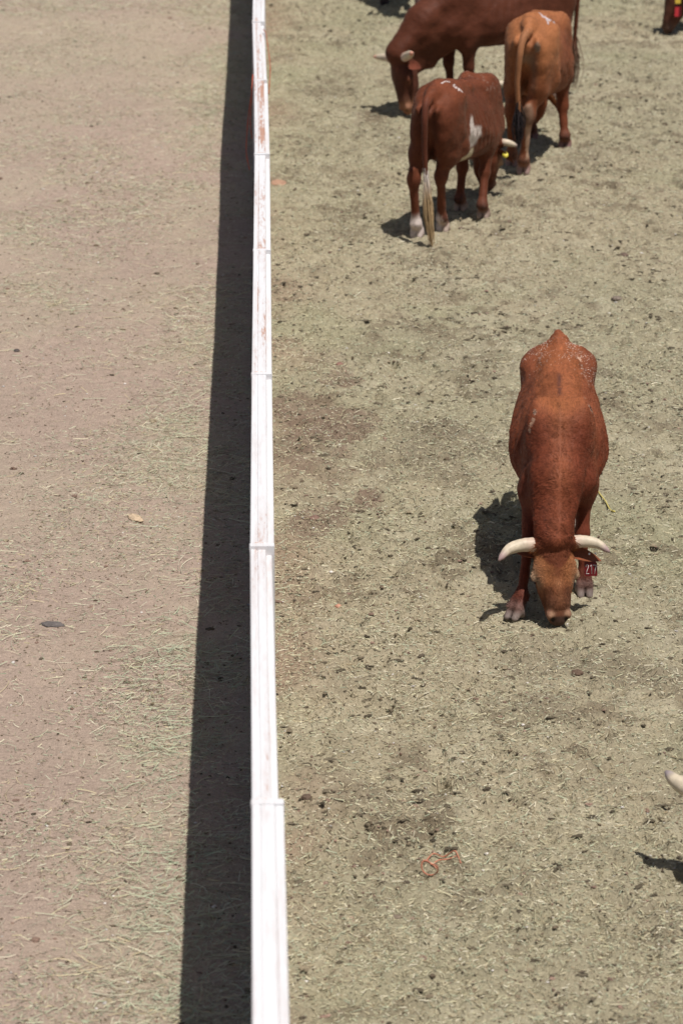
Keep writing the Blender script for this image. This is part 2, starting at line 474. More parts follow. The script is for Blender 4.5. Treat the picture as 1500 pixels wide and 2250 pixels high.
def ico(sub):
    t = (1 + 5 ** .5) / 2
    V = np.array([(-1, t, 0), (1, t, 0), (-1, -t, 0), (1, -t, 0), (0, -1, t), (0, 1, t), (0, -1, -t), (0, 1, -t), (t, 0, -1), (t, 0, 1), (-t, 0, -1), (-t, 0, 1)], float)
    F = [(0, 11, 5), (0, 5, 1), (0, 1, 7), (0, 7, 10), (0, 10, 11), (1, 5, 9), (5, 11, 4), (11, 10, 2), (10, 7, 6), (7, 1, 8), (3, 9, 4), (3, 4, 2), (3, 2, 6), (3, 6, 8), (3, 8, 9), (4, 9, 5), (2, 4, 11), (6, 2, 10), (8, 6, 7), (9, 8, 1)]
    V /= np.linalg.norm(V, axis=1, keepdims=True)
    for _ in range(sub):
        V = list(map(tuple, V)); cache = {}; G = []
        def mid(a, b):
            k = (min(a, b), max(a, b))
            if k not in cache:
                m = (np.array(V[a]) + np.array(V[b])); m /= np.linalg.norm(m)
                V.append(tuple(m)); cache[k] = len(V) - 1
            return cache[k]
        for a, b_, c_ in F:
            ab, bc, ca = mid(a, b_), mid(b_, c_), mid(c_, a)
            G += [(a, ab, ca), (b_, bc, ab), (c_, ca, bc), (ab, bc, ca)]
        F = G; V = np.array(V)
    return np.array(V), np.array(F)

IV, IF = ico(1)
IV0, IF0 = ico(0)
ico_1 = (IV, IF)
def clods(P, size, tone, flat=0.5, flake=False, small=False):
    IV, IF = (IV0, IF0) if small else ico_1
    n = len(P); m = len(IV)
    D = 1 + (1.0 if flake else 0.9) * (rng.random((n, m)) - 0.5)
    S = np.stack([0.75 + (1.5 if flake else 0.8) * rng.random(n), 0.7 + 0.6 * rng.random(n), flat * (0.5 + 0.8 * rng.random(n))], -1)
    A = IV[None] * D[..., None] * S[:, None] * size[:, None, None]
    a = rng.normal(0, .55, n) if flake else rng.random(n) * 6.283; ca, sa = np.cos(a)[:, None], np.sin(a)[:, None]
    X = A[..., 0] * ca - A[..., 1] * sa; Y = A[..., 0] * sa + A[..., 1] * ca
    V = np.stack([X + P[:, None, 0], Y + P[:, None, 1], A[..., 2] + (ground_z(P) + size * flat * 0.35)[:, None]], -1)
    F = (np.arange(n) * m)[:, None, None] + IF[None]
    return V.reshape(-1, 3), F.reshape(-1, 3), np.repeat(tone, m, 0)

P = in_view_points(14000, 0.05, 6.2, ypow=1.25)
P = P[rng.random(len(P)) < 0.12 + 1.25 * sstep(0.45, 0.72, fbm(P, 1.5, 3, 91))]; n_ = len(P)
tones = np.array([[0.15, 0.115, 0.08], [0.20, 0.16, 0.11], [0.25, 0.205, 0.14], [0.10, 0.08, 0.058], [0.23, 0.155, 0.12]])
V, F, C = clods(P, np.exp(rng.normal(math.log(0.0066), 0.42, n_)).clip(0.003, 0.017), tones[rng.integers(0, 5, n_)] * (0.75 + 0.5 * rng.random((n_, 1))), 0.5)
# flat dark flakes of trodden dung
P = in_view_points(34000, 0.08, 6.2, ypow=1.02)
P = P[rng.random(len(P)) < 0.15 + 1.1 * sstep(0.48, 0.72, fbm(P, 1.8, 3, 95))]; n_ = len(P)
V1, F1, C1 = clods(P, np.exp(rng.normal(math.log(0.0068), 0.45, n_)).clip(0.003, 0.017), np.array([[0.092, 0.076, 0.053]]) * (0.55 + 1.1 * rng.random((n_, 1))), 0.30, True)
P = in_view_points(9000, -4.6, -0.02, ypow=1.25)
P = P[rng.random(len(P)) < 0.2 + 0.7 * sstep(0.5, 0.7, fbm(P, 1.3, 3, 93))]; n_ = len(P)
V2, F2, C2 = clods(P, np.exp(rng.normal(math.log(0.006), 0.45, n_)).clip(0.003, 0.02), tones[rng.integers(0, 5, n_)] * (0.7 + 0.6 * rng.random((n_, 1))), 0.5)
F1 = F1 + len(V); V = np.vstack([V, V1]); F = np.vstack([F, F1]); C = np.vstack([C, C1])
o = add_obj('dung_crumbs', mesh_np('dung_crumbs', np.vstack([V, V2]), [np.vstack([F, F2 + len(V)])], M_clod, np.vstack([C, C2]), smooth=False))
tag(o, 'small dark crumbs of dried dung and dirt scattered over both pens', 'dung crumbs', kind='stuff')
# fine dark crumb, no bigger than a pea
P = in_view_points(230000, -4.6, 6.2, ypow=1.4)
P = P[rng.random(len(P)) < np.where(P[:, 0] > 0.03, 0.25 + 1.1 * sstep(0.42, 0.7, fbm(P, 1.7, 3, 97)), 0.20)]; n_ = len(P)
V, F, C = clods(P, np.exp(rng.normal(math.log(0.0034), 0.4, n_)).clip(0.0015, 0.008), tones[rng.integers(0, 5, n_)] * (0.55 + 0.75 * rng.random((n_, 1))), 0.65, False, True)
o = add_obj('dirt_crumbs', mesh_np('dirt_crumbs', V, [F], M_clod, C, smooth=False))
tag(o, 'pea sized crumbs of dirt and dung strewn thickly over the cattle pen', 'dirt', kind='stuff')
# white grit
P = in_view_points(2600, -4.6, 6.2, ypow=1.3); n_ = len(P)
V, F, C = clods(P, np.exp(rng.normal(math.log(0.0042), 0.35, n_)), np.array([[0.62, 0.58, 0.54]]) * (0.6 + 0.6 * rng.random((n_, 1))), 0.7)
o = add_obj('pale_grit', mesh_np('pale_grit', V, [F], M_stone, C))
tag(o, 'tiny pale pebbles and grit sprinkled on the dirt', 'gravel', kind='stuff')

# ------------------------------------------------------------------ fence: sheeted steel panels, one rigid run
FH = 1.30
fence = add_obj('fence', None)
fence.location = (0, 8, 0)
tag(fence, 'long white steel panel fence with rust stained double top rails dividing the two pens', 'fence')
joints = [4.20, 6.78, 9.36, 11.965, 14.565, 17.165, 19.79, 22.42, 24.98, 27.58, 30.18, 32.78, 35.38]
xoff = [-.052, -.054, -.060, -.071, -.069, -.064, -.059, -.065, -.082, -.075, -.07, -.07, -.07]
wide = [.008, .008, -.010, 0, 0, 0, 0, -.004, 0, 0, 0, 0]
rust = [.02, .03, .09, .08, .16, .26, .40, .30, .22, .12, .1, .1]
dzs = [.004, .0, -.006, .002, .0, -.003, .004, 0, .003, -.004, 0, 0]
for i in range(len(joints) - 1):
    y0, y1 = joints[i], joints[i + 1]
    xa, xb = xoff[i], xoff[i + 1]
    wd = wide[i]; r = rust[i]; dz = dzs[i]
    c0 = (0.02, 0, 0)
    W_ = 0.103 + wd
    def shear(o):                                   # panels are hung slightly out of line
        me = o.data
        co = np.empty(len(me.vertices) * 3, np.float32); me.vertices.foreach_get('co', co); co = co.reshape(-1, 3)
        t = (co[:, 1] - y0) / (y1 - y0)
        co[:, 0] += xa + (xb - xa) * t
        co[:, 2] += dz + 0.002 * np.sin(t * 9 + i)
        co[:, 1] -= 8
        me.vertices.foreach_set('co', co.ravel()); me.update()
        return o
    m = MB()                                        # ribbed steel sheet
    nb = 18; ln = (y1 - y0 - 0.06) / nb; Vv = []
    yy = np.linspace(y0 + .03, y1 - .03, nb * 4 + 1)
    xr = 0.043 + 0.010 * np.clip(1.6 * np.sin((yy - y0) / ln * 2 * np.pi), -1, 1)
    m_ = len(yy)
    for dx in (-.001, .001):
        for z in (0.05, FH - .055): Vv += [(a + dx, b_, z) for a, b_ in zip(xr, yy)]
    k = np.arange(m_ - 1)
    Fs = [np.stack([k, k + 1, k + 1 + m_, k + m_], -1), np.stack([k + 2 * m_, k + 3 * m_, k + 1 + 3 * m_, k + 1 + 2 * m_], -1)]
    m.add(Vv, Fs, (0.0, 0, 0))
    panel = shear(m.build('panel', M_paint, fence, smooth=False))
    ny = 14
    def rail(x0, x1, z0, z1, c, bev=.004):
        m = MB()
        yb = np.linspace(y0 + .022, y1 - .022, ny + 1)
        for a, b_ in zip(yb[:-1], yb[1:]): pass
        m.box(x0, x1, y0 + .0215, y1 - .0235, z0, z1, bev, c)
        return m
    m = rail(0, .0270, FH - .05, FH, (max(0, r * .45 - .02), 0, 0)); shear(m.build('top_rail', M_paint, panel, smooth=False))
    m = rail(.0295, .074 + wd * .7, FH - .05, FH - .0015, (r + .02, 0, 0)); shear(m.build('top_rail', M_paint, panel, smooth=False))
    m = rail(.0743 + wd * .7, W_, FH - .085, FH - (.008 if wd > .005 else .028), (-.05, 0, 0)); shear(m.build('side_rail', M_paint, panel, smooth=False))
    m = rail(.020, .066, .03, .08, (r * .6, 0, 0)); shear(m.build('bottom_rail', M_paint, panel, smooth=False))
    m = rail(.0262, .0300, FH - .045, FH - (.0025 if r < .05 else .006), (r * 2.2 - .05, 0, 0), .0); shear(m.build('seam_strip', M_paint, panel, smooth=False))
    m = MB()
    m.box(-.003, W_ + .001 + (.018 if i == 2 else 0), y0 - .022, y0 + .020, .0, FH + .003, .004, (r * .35 - .02, 0, 0))
    post = shear(m.build('end_post', M_paint, panel, smooth=False))
    m = MB()                                        # weld bead where the post meets the rails, rust bleeding out
    m.tube(spline([(.012, y0 + .024, FH - .001), (.04, y0 + .026, FH + .001), (.075, y0 + .024, FH - .001)], 9), .0042, 6, (r * 1.5 + .16, 0, 0))
    shear(m.build('weld', M_paint, post))

def twine(name, label, strands, colr, rad=.0028):
    o = add_obj(name, None); o.location = strands[0][0]
    tag(o, label, 'twine', 'orange twine scraps')
    base = np.array(strands[0][0])
    for s in strands:
        m = MB(); P = spline(np.array(s) - base, 40)
        m.tube(P, rad * (1 + .2 * np.sin(np.arange(40))), 6, colr)
        m.build('strand', M_twine, o)
    return o
ORANGE = (0.62, 0.13, 0.055)
twine('orange_twine', 'orange baling twine hanging down the shaded left side of the white fence',
      [[(-.075, 22.6, 1.30), (-.085, 22.5, 1.2), (-.115, 22.3, 1.0), (-.128, 22.1, .82), (-.105, 22.0, .70)],
       [(-.074, 22.7, 1.29), (-.085, 22.6, 1.12), (-.096, 22.5, .95), (-.084, 22.4, .85)]], (0.50, 0.085, 0.035), .0034)
twine('orange_twine', 'rust coloured twine looped over the right edge of the far fence rail',
      [[(.012, 24.6, 1.305), (.030, 24.4, 1.306), (.040, 24.1, 1.29), (.054, 23.8, 1.24), (.062, 23.6, 1.17), (.055, 23.4, 1.08), (.048, 23.3, 1.02)]], (0.42, 0.10, 0.045), .0036)
gl = lambda x, y, h=.006: (x, y, float(ground_z(np.array([[x, y]]))[0]) + h)
twine('orange_twine', 'frayed curl of orange twine lying on the ground at the bottom right of the fence',
      [[gl(0.655, 11.480, 0.0033), gl(0.675, 11.548, 0.0110), gl(0.710, 11.602, 0.0165), gl(0.755, 11.613, 0.0165), gl(0.800, 11.589, 0.0110), gl(0.815, 11.548, 0.0055), gl(0.820, 11.473, 0.0033)],
       [gl(0.665, 11.487, 0.0055), gl(0.700, 11.507, 0.0083), gl(0.730, 11.534, 0.0110), gl(0.770, 11.555, 0.0083), gl(0.805, 11.555, 0.0055)],
       [gl(0.720, 11.439, 0.0033), gl(0.715, 11.453, 0.0055), gl(0.680, 11.473, 0.0066), gl(0.660, 11.480, 0.0055)],
       [(.682 + .034 * math.sin(k * .56), 11.355 + .006 * k, .040 + .034 * math.cos(k * .56)) for k in range(11)]], (.48, .19, .12), .0032)
o = add_obj('yellow_stalk', None); o.location = gl(1.95, 16.4)
m = MB(); P = spline(np.array([gl(1.925, 16.55, .02), gl(1.945, 16.38, .012), gl(1.97, 16.22, .012), gl(1.985, 16.10, .006), gl(2.005, 16.03, .006)]) - np.array(o.location), 24)
m.tube(P, .0042, 6, (0.50, 0.42, 0.14)); m.build('stem', M_straw, o)
m = MB(); m.tube(P[-4:] + (0, 0, .001), [.005, .006, .006, .003], 6, (0.55, 0.45, 0.12)); m.build('seed_head', M_straw, o)
tag(o, 'crooked yellow plant stalk on the ground right of the front steer', 'stalk')

# ------------------------------------------------------------------ single stones and dung lumps
IV3, IF3 = ico(3)
def lump_obj(name, label, cat, x, y, size, tone, mat, seed, group=None, rz=0.0):
    s = np.array(size)
    d = 0.66 + 0.45 * fbm(IV3 * 1.0 + seed * 7.1, 1.7, 3, seed) + 0.22 * fbm(IV3 + seed, 6.0, 3, seed + 3)
    s = s * np.array([.72, .60, .60]) if mat is M_clod else s
    V = IV3 * d[:, None] * s
    ca, sa = math.cos(rz), math.sin(rz)
    V = V @ np.array([[ca, sa, 0], [-sa, ca, 0], [0, 0, 1]])
    C = np.array(tone) * (0.75 + 0.5 * fbm(IV3, 4.0, 3, seed))[:, None]
    o = add_obj(name, mesh_np(name, V, [IF3], mat, C))
    o.location = gl(x, y, s[2] * 0.30)
    tag(o, label, cat, group)
lump_obj('stone', 'smooth flat dark grey stone lying on bare dirt in the left pen', 'stone', -1.112, 14.33, (.062, .034, .012), (.125, .110, .105), M_stone, 2, None, -.2)
lump_obj('stone', 'pale sandy flat stone chip among the hay in the left pen', 'stone', -.753, 16.04, (.036, .07, .010), (.50, .38, .26), M_stone, 5, None, .5)
lump_obj('stone', 'small reddish stone on the olive ground beyond the damp patch', 'stone', .497, 19.05, (.026, .03, .018), (.24, .13, .105), M_stone, 7)
lump_obj('stone', 'salmon pink pebble near the fence left of the front steer', 'stone', .375, 14.62, (.016, .016, .012), (.50, .26, .18), M_stone, 8)
DG = 'dried dung lumps'
dk = (.125, .085, .062)
lump_obj('dung_lump', 'dark fibrous dung lump in front of the steer at the right', 'dung', 1.549, 13.69, (.040, .05, .022), dk, M_clod, 11, DG, .4)
lump_obj('dung_lump', 'round dark dung lump close to the fence beside the nearest rail step', 'dung', .170, 12.22, (.032, .045, .022), (.12, .085, .065), M_clod, 12, DG)
lump_obj('dung_lump', 'brown dung lump on olive ground between the damp patch and the steer', 'dung', .52, 16.82, (.030, .05, .022), (.13, .09, .06), M_clod, 13, DG)
lump_obj('dung_lump', 'dark dung lump near the right edge level with the calf feet', 'dung', 2.762, 22.05, (.045, .07, .025), (.14, .10, .08), M_clod, 14, DG)
lump_obj('dung_lump', 'flat dung crust behind the front steer beyond its rump', 'dung', 2.563, 20.8, (.05, .08, .02), (.20, .16, .13), M_clod, 15, DG)
lump_obj('dung_lump', 'reddish dung lump by the fence level with the steer head', 'dung', .275, 15.87, (.040, .07, .022), (.20, .125, .10), M_clod, 16, DG)
lump_obj('dung_lump', 'low grey brown dung crust at the bottom of the pen', 'dung', .523, 11.02, (.030, .03, .014), (.19, .15, .115), M_clod, 17, DG)
lump_obj('dung_lump', 'reddish flat clod of earth beside the far fence panel', 'dung', .125, 24.5, (.095, .22, .02), (.36, .22, .15), M_clod, 18, DG)
lump_obj('dung_lump', 'small black dung lump on the bare dirt left of the fence shadow', 'dung', -1.70, 19.55, (.028, .05, .016), (.09, .075, .07), M_clod, 19, DG)

# ------------------------------------------------------------------ cattle: implicit bodies meshed with surface nets
def surface_nets(F, org, h):
    S = F < 0
    nx, ny, nz = F.shape
    acc = np.zeros((nx - 1, ny - 1, nz - 1, 3), np.float32); cnt = np.zeros((nx - 1, ny - 1, nz - 1), np.float32)
    ax_edges = []
    for ax in range(3):
        sl0 = [slice(None)] * 3; sl1 = [slice(None)] * 3
        sl0[ax] = slice(0, -1); sl1[ax] = slice(1, None)
        A, B = F[tuple(sl0)], F[tuple(sl1)]
        cr = S[tuple(sl0)] != S[tuple(sl1)]
        t = np.where(cr, A / np.where(cr, A - B, 1), 0)
        ax_edges.append(cr)
        o1, o2 = [a for a in range(3) if a != ax]
        for i in (0, 1):
            for j in (0, 1):
                s = [slice(None)] * 3
                s[o1] = slice(i, F.shape[o1] - 1 + i); s[o2] = slice(j, F.shape[o2] - 1 + j)
                c_ = cr[tuple(s)]; tt = t[tuple(s)]
                acc[..., ax] += np.where(c_, tt, 0)
                acc[..., o1] += np.where(c_, i, 0); acc[..., o2] += np.where(c_, j, 0)
                cnt += c_
    m = cnt > 0
    idx = np.full(m.shape, -1, np.int64); idx[m] = np.arange(m.sum())
    ijk = np.argwhere(m)
    V = (ijk + acc[m] / cnt[m][:, None]) * h + org
    quads = []
    for ax in range(3):
        o1, o2 = [a for a in range(3) if a != ax]
        cr = ax_edges[ax]
        e = np.argwhere(cr)
        ok = (e[:, o1] > 0) & (e[:, o2] > 0) & (e[:, o1] < F.shape[o1] - 1) & (e[:, o2] < F.shape[o2] - 1)
        e = e[ok]
        def cell(d1, d2):
            c_ = e.copy(); c_[:, o1] -= d1; c_[:, o2] -= d2
            return idx[c_[:, 0], c_[:, 1], c_[:, 2]]
        qd = np.stack([cell(1, 1), cell(0, 1), cell(0, 0), cell(1, 0)], -1)
        ins = S[e[:, 0], e[:, 1], e[:, 2]]
        flip = ~ins if ax != 1 else ins
        qd[flip] = qd[flip][:, ::-1]
        quads.append(qd)
    return V, np.concatenate(quads)

def relax(V, Q, it=1, w=0.5):
    for _ in range(it):
        s = np.zeros_like(V); c_ = np.zeros(len(V))
        for a in range(4):
            for b_ in ((a + 1) % 4, (a + 3) % 4):
                np.add.at(s, Q[:, a], V[Q[:, b_]]); np.add.at(c_, Q[:, a], 1)
        V = V + w * (s / np.maximum(c_, 1)[:, None] - V)
    return V

def nrm(v):
    v = np.asarray(v, float); return v / (np.linalg.norm(v) + 1e-12)

class Body:
    def __init__(s): s.p = []
    def cone(s, a, b, ra, rb, k=.03, lab='coat', side=(0, 1, 0), sub=False):
        """elliptic rounded cone a->b; r = radius or (along side, across)"""
        a = np.asarray(a, float); b = np.asarray(b, float)
        ra = np.broadcast_to(np.asarray(ra, float), (2,)); rb = np.broadcast_to(np.asarray(rb, float), (2,))
        s.p.append(('c', a, b, ra, rb, nrm(side), k, lab, sub))
    def chain(s, pts, rad, k=.03, lab='coat', side=(0, 1, 0)):
        for i in range(len(pts) - 1): s.cone(pts[i], pts[i + 1], rad[i], rad[i + 1], k, lab, side)
    def ball(s, c, r, k=.03, lab='coat', rot=None, sub=False):
        s.p.append(('e', np.asarray(c, float), np.broadcast_to(np.asarray(r, float), (3,)), rot, None, None, k, lab, sub))
    def loft(s, prof, k=.03, lab='coat', n=2.3):
        s.p.append(('l', np.asarray(prof, float), n, None, None, None, k, lab, False))
    def dist(s, p, P):
        if p[0] == 'c':
            _, a, b, ra, rb, sd, k, lab, _s = p
            ab = b - a; L2 = ab @ ab + 1e-12; T = ab / math.sqrt(L2)
            sd = nrm(sd - T * (sd @ T)); v = np.cross(T, sd)
            d = P - a
            t = np.clip((d @ ab) / L2, 0, 1)
            d = d - t[..., None] * ab
            ru = ra[0] + (rb[0] - ra[0]) * t; rv = ra[1] + (rb[1] - ra[1]) * t
            mn = np.minimum(ru, rv)
            return (np.sqrt((d @ sd / ru) ** 2 + (d @ v / rv) ** 2 + (d @ T / mn) ** 2) - 1) * mn
        if p[0] == 'e':
            _, c_, r, rot, *_r = p
            d = P - c_
            if rot is not None: d = d @ rot          # columns of rot are the axes
            return (np.sqrt(((d / r) ** 2).sum(-1)) - 1) * r.min()
        if p[0] == 'l':
            pr, n = p[1], p[2]
            X = np.linspace(pr[0, 0], pr[-1, 0], 240)
            ker = np.exp(-np.linspace(-2, 2, 25) ** 2); ker /= ker.sum()
            def it(j):
                y = np.interp(X, pr[:, 0], pr[:, j]); yp = np.concatenate([np.full(12, y[0]), y, np.full(12, y[-1])])
                return np.convolve(yp, ker, 'valid')
            zc, hh, ww, egg = (np.interp(P[..., 0], X, it(j)) for j in (1, 2, 3, 4))
            dz = (P[..., 2] - zc) / hh
            w = ww * (1 - egg * np.clip(dz, -1, 1.2))
            r = (np.abs(P[..., 1] / w) ** n + np.abs(dz) ** n) ** (1 / n)
            d = (r - 1) * np.minimum(w, hh) * .9
            return np.maximum(d, np.maximum(pr[0, 0] - P[..., 0], P[..., 0] - pr[-1, 0]))
    def bbox(s, p):
        if p[0] == 'c':
            m = max(p[3].max(), p[4].max()); return np.minimum(p[1], p[2]) - m, np.maximum(p[1], p[2]) + m
        if p[0] == 'e': m = p[2].max(); return p[1] - m, p[1] + m
        pr = p[1]; return np.array([pr[0, 0], -pr[:, 3].max() * 1.4, (pr[:, 1] - pr[:, 2]).min()]), np.array([pr[-1, 0], pr[:, 3].max() * 1.4, (pr[:, 1] + pr[:, 2]).max()])
    def mesh(s, h):
        bb = [s.bbox(p) for p in s.p]
        lo = np.min([b[0] for b in bb], 0) - 3 * h; hi = np.max([b[1] for b in bb], 0) + 3 * h
        lo[2] = -2 * h + .5 * h
        nn = np.ceil((hi - lo) / h).astype(int) + 1
        F = np.full(nn, .25, np.float32)
        g = [lo[i] + h * np.arange(nn[i]) for i in range(3)]
        for p, b in zip(s.p, bb):
            k = p[6]; mg = 1.6 * k + 2 * h
            i0 = np.maximum(np.floor((b[0] - mg - lo) / h).astype(int), 0); i1 = np.minimum(np.ceil((b[1] + mg - lo) / h).astype(int) + 1, nn)
            P = np.stack(np.meshgrid(*[g[i][i0[i]:i1[i]] for i in range(3)], indexing='ij'), -1)
            d = s.dist(p, P).astype(np.float32)
            sl = tuple(slice(a, c_) for a, c_ in zip(i0, i1))
            A = F[sl]
            if p[8]:
                d = -d; hh = np.maximum(k - np.abs(A - d), 0) / k
                F[sl] = np.maximum(A, d) + hh * hh * k * .25
            else:
                hh = np.maximum(k - np.abs(A - d), 0) / k
                F[sl] = np.minimum(A, d) - hh * hh * k * .25
        zz = g[2][None, None, :]
        F = np.maximum(F, np.broadcast_to(-zz + 0.0, F.shape))
        V, Q = surface_nets(F, lo, h)
        return relax(V, Q, 2, .45), Q
    def labels(s, V, sig=.012):
        names = sorted({p[7] for p in s.p if not p[8]})
        D = {n_: np.full(len(V), 9.0) for n_ in names}
        for p in s.p:
            if p[8]: continue
            D[p[7]] = np.minimum(D[p[7]], s.dist(p, V))
        A = np.stack([D[n_] for n_ in names], -1)
        W = np.exp(-(A - A.min(1, keepdims=True)) / sig); W /= W.sum(1, keepdims=True)
        return {n_: W[:, i] for i, n_ in enumerate(names)}

def ear_mesh(base, tip, up, width, curl=.35):
    """a cupped leaf, closed; returns V, quads"""
    base = np.asarray(base, float); ax = np.asarray(tip, float) - base; L = np.linalg.norm(ax); ax /= L
    up = nrm(np.asarray(up, float) - ax * (np.asarray(up, float) @ ax)); sd = np.cross(ax, up)
    nu, nv = 13, 11; V = []
    for sgn in (1, -1):
        for i in range(nu):
            t = i / (nu - 1)
            w = width * .5 * (math.sin(math.pi * min(1, (t * .92 + .10)) ** .8) ** .75 if t < 1 else .02)
            for j in range(nv):
                u = 2 * j / (nv - 1) - 1
                th = .007 * (1 - u * u) ** .5 * (1 - .6 * t) + .0006
                V.append(base + ax * L * t + sd * (w * math.sin(u * 1.25) / math.sin(1.25)) + up * (curl * w * (u * u) * (1.2 - t * .4) - .12 * L * t * t + sgn * th))
    idx = lambda s_, i, j: s_ * nu * nv + i * nv + j
    Q = []
    for i in range(nu - 1):
        for j in range(nv - 1):
            Q.append((idx(0, i, j), idx(0, i + 1, j), idx(0, i + 1, j + 1), idx(0, i, j + 1)))
            Q.append((idx(1, i, j), idx(1, i, j + 1), idx(1, i + 1, j + 1), idx(1, i + 1, j)))
        for j in (0, nv - 1):
            Q.append((idx(0, i, j), idx(1, i, j), idx(1, i + 1, j), idx(0, i + 1, j)))
    for j in range(nv - 1):
        Q.append((idx(0, nu - 1, j), idx(0, nu - 1, j + 1), idx(1, nu - 1, j + 1), idx(1, nu - 1, j)))
    return np.array(V), np.array(Q)

DEF_HOOF = {'RL': (.44, .13), 'RR': (.40, -.13), 'HL': (-.66, .13), 'HR': (-.62, -.13)}   # fore left/right, hind left/right (x, y)

def build_steer(label, loc, heading, scale=1.0, h=.012, pal=None, hoof=None, poll=(.98, 0, .47), muzzle=(1.12, 0, .045),
                head_up=False, tail=None, switch=None, horn=None, marks=None, fat=1.0, wid=1.0, drop=0.0, lenx=1.0, brisket=0.0, leg=1.0, toe=None, ear_vec=None, fur=0, ear_droop=.25, dander=False, cat='steer', group='red steers in the pen', ears=(1, 1), hornlen=(1, 1), face_dark=1.0, seed=1):
    """x forward, y to the animal's left, z up; the root Empty sits on the ground under the middle of the trunk"""
    R_ = np.random.default_rng(seed)
    hoof = {**DEF_HOOF, **(hoof or {})}
    root = add_obj('steer', None); root.location = loc; root.rotation_euler = (0, 0, heading); root.scale = (scale * lenx, scale, scale)
    tag(root, label, cat, group)
    B = Body()
    def dfm(P):                                    # the forehand lowered while grazing
        P = np.array(P, float); P[..., 2] *= 1 - drop * sstep(-.5, .45, P[..., 0]); return P
    #            x     zc    hh    hw   egg
    B.loft([(-.800, .99, .015, .02, .1), (-.785, .985, .06, .05, .1), (-.74, .98, .118, .098, .10), (-.66, .955, .178, .146, .16), (-.55, .925, .234, .178, .20), (-.43, .905, .255, .194, .26),
            (-.28, .885, .272, .244 * fat, .20), (-.05, .855, .288, .268 * fat, .27), (.13, .845, .295, .272 * fat, .28), (.27, .845, .300, .240, .28), (.40, .855, .300, .188, .28),
            (.52, .855, .262, .150, .18), (.60, .84, .19, .11, .1), (.65, .83, .10, .07, 0), (.668, .83, .02, .02, 0)], .04, 'coat', 2.15)
    B.p[-1][1][:, 3] *= wid
    for s in (1, -1):
        B.ball((-.440, s * .186 * wid, 1.062), (.070, .034, .046), .09)                       # hook bones
        B.ball((-.765, s * .084 * wid, 1.020), (.045, .034, .040), .04)
        B.ball((-.80, s * .048 * wid, 1.085), (.06, .026, .06), .03, sub=True)                # hollow beside the tail
        B.ball((-.60, s * .165 * wid, 1.06), (.08, .016, .03), .05, sub=True)                # hollow between hook and pin                       # pin bones
        B.ball((.44, s * .138 * wid, .90), (.130, .060, .25), .065)                          # shoulder blade
        B.ball((.37, s * .118 * wid, 1.085), (.09, .035, .075), .08)
        B.ball((.575, s * .125 * wid, .73), (.070, .066, .090), .06)                          # point of shoulder
        B.ball((-.52, s * .105 * wid, 1.00), (.11, .07, .10), .10)
    B.chain([(-.50, 0, 1.148), (-.30, 0, 1.138), (0, 0, 1.128), (.25, 0, 1.135), (.37, 0, 1.150), (.47, 0, 1.10)], [(.04, .020)] * 3 + [(.034, .024), (.04, .03), (.05, .03)], .07)   # spine and withers
    B.chain([(-.50, 0, 1.145), (-.66, 0, 1.140), (-.775, 0, 1.115)], [.045, .036, .030], .055)
    B.ball((-.10, 0, .60), (.34, .17 * wid, .075), .10, 'belly')
    if brisket:
        B.ball((.58, 0, .66), (.13, .095, .16), .10)
        B.chain([(.60, 0, .74), (.86, 0, .50)], [(.075, .15), (.06, .11)], .10)
    # legs
    feet = {}
    toe = {**dict(RL=0, RR=0, HL=0, HR=0), **(toe or {})}
    q_ = lambda *r: tuple(v * leg for v in r)
    for key in ('RL', 'RR'):
        hx, hy = hoof[key]; s = 1 if key[1] == 'L' else -1
        tx, ty = math.cos(toe[key]), math.sin(toe[key])
        dx, dy = hx - .42, hy - s * .13
        off = .022 + .05 * abs(ty)
        fet = np.array([hx - off * tx, hy - off * ty, .125]); elb = np.array([.395 + .25 * dx, s * .145 * wid + .1 * dy, .655])
        kn = elb + (fet - elb) * .515 + np.array([.026, -s * .010, 0])
        sh = np.array([.52, s * .125 * wid, .76])
        B.cone(sh, elb, (.072, .10), (.066, .10), .08)
        B.cone(elb + (0, 0, .03), kn, q_(.064, .095), q_(.042, .047), .05, 'leg')
        B.ball(kn, q_(.046, .045, .058), .03, 'leg')
        B.cone(kn, fet, q_(.037, .040), q_(.031, .035), .025, 'leg')
        feet[key] = (fet, hx, hy)
    for key in ('HL', 'HR'):
        hx, hy = hoof[key]; s = 1 if key[1] == 'L' else -1
        dx, dy = hx + .64, hy - s * .13
        fet = np.array([hx - .02, hy, .125]); hock = np.array([-.715 + .7 * dx, s * .130 + .75 * dy, .475])
        sti = np.array([-.405 + .15 * dx, s * .160 * wid, .70])
        B.ball((-.56, s * .120 * wid, .90), (.16, .085, .18), .06)                        # thigh
        B.cone((-.68, s * .098 * wid, .95), (-.655 + .3 * dx, s * .118 * wid + .3 * dy, .69), (.056, .075), (.052, .072), .05)  # buttock line
        B.cone((-.49, s * .140 * wid, .80), sti, (.074, .11), (.062, .085), .06)
        mid_ = (sti + hock) / 2 + np.array([-.05, 0, .05])
        B.cone((-.60, s * .118 * wid, .84), mid_, (.066, .125), (.052, .088), .05)
        B.cone(mid_, hock + (.015, 0, .02), q_(.056, .090), q_(.040, .052), .05, 'leg')
        B.cone(sti + (-.03, 0, -.01), mid_, (.058, .08), (.05, .08), .06)
        B.ball(hock + (.005, 0, 0), q_(.042, .055, .058), .03, 'leg')
        B.cone(hock + (-.042, 0, .065), hock + (-.014, 0, -.04), (.022, .024), (.028, .034), .03, 'leg')
        B.cone(hock, fet, q_(.036, .046), q_(.031, .037), .028, 'leg')
        feet[key] = (fet, hx, hy)
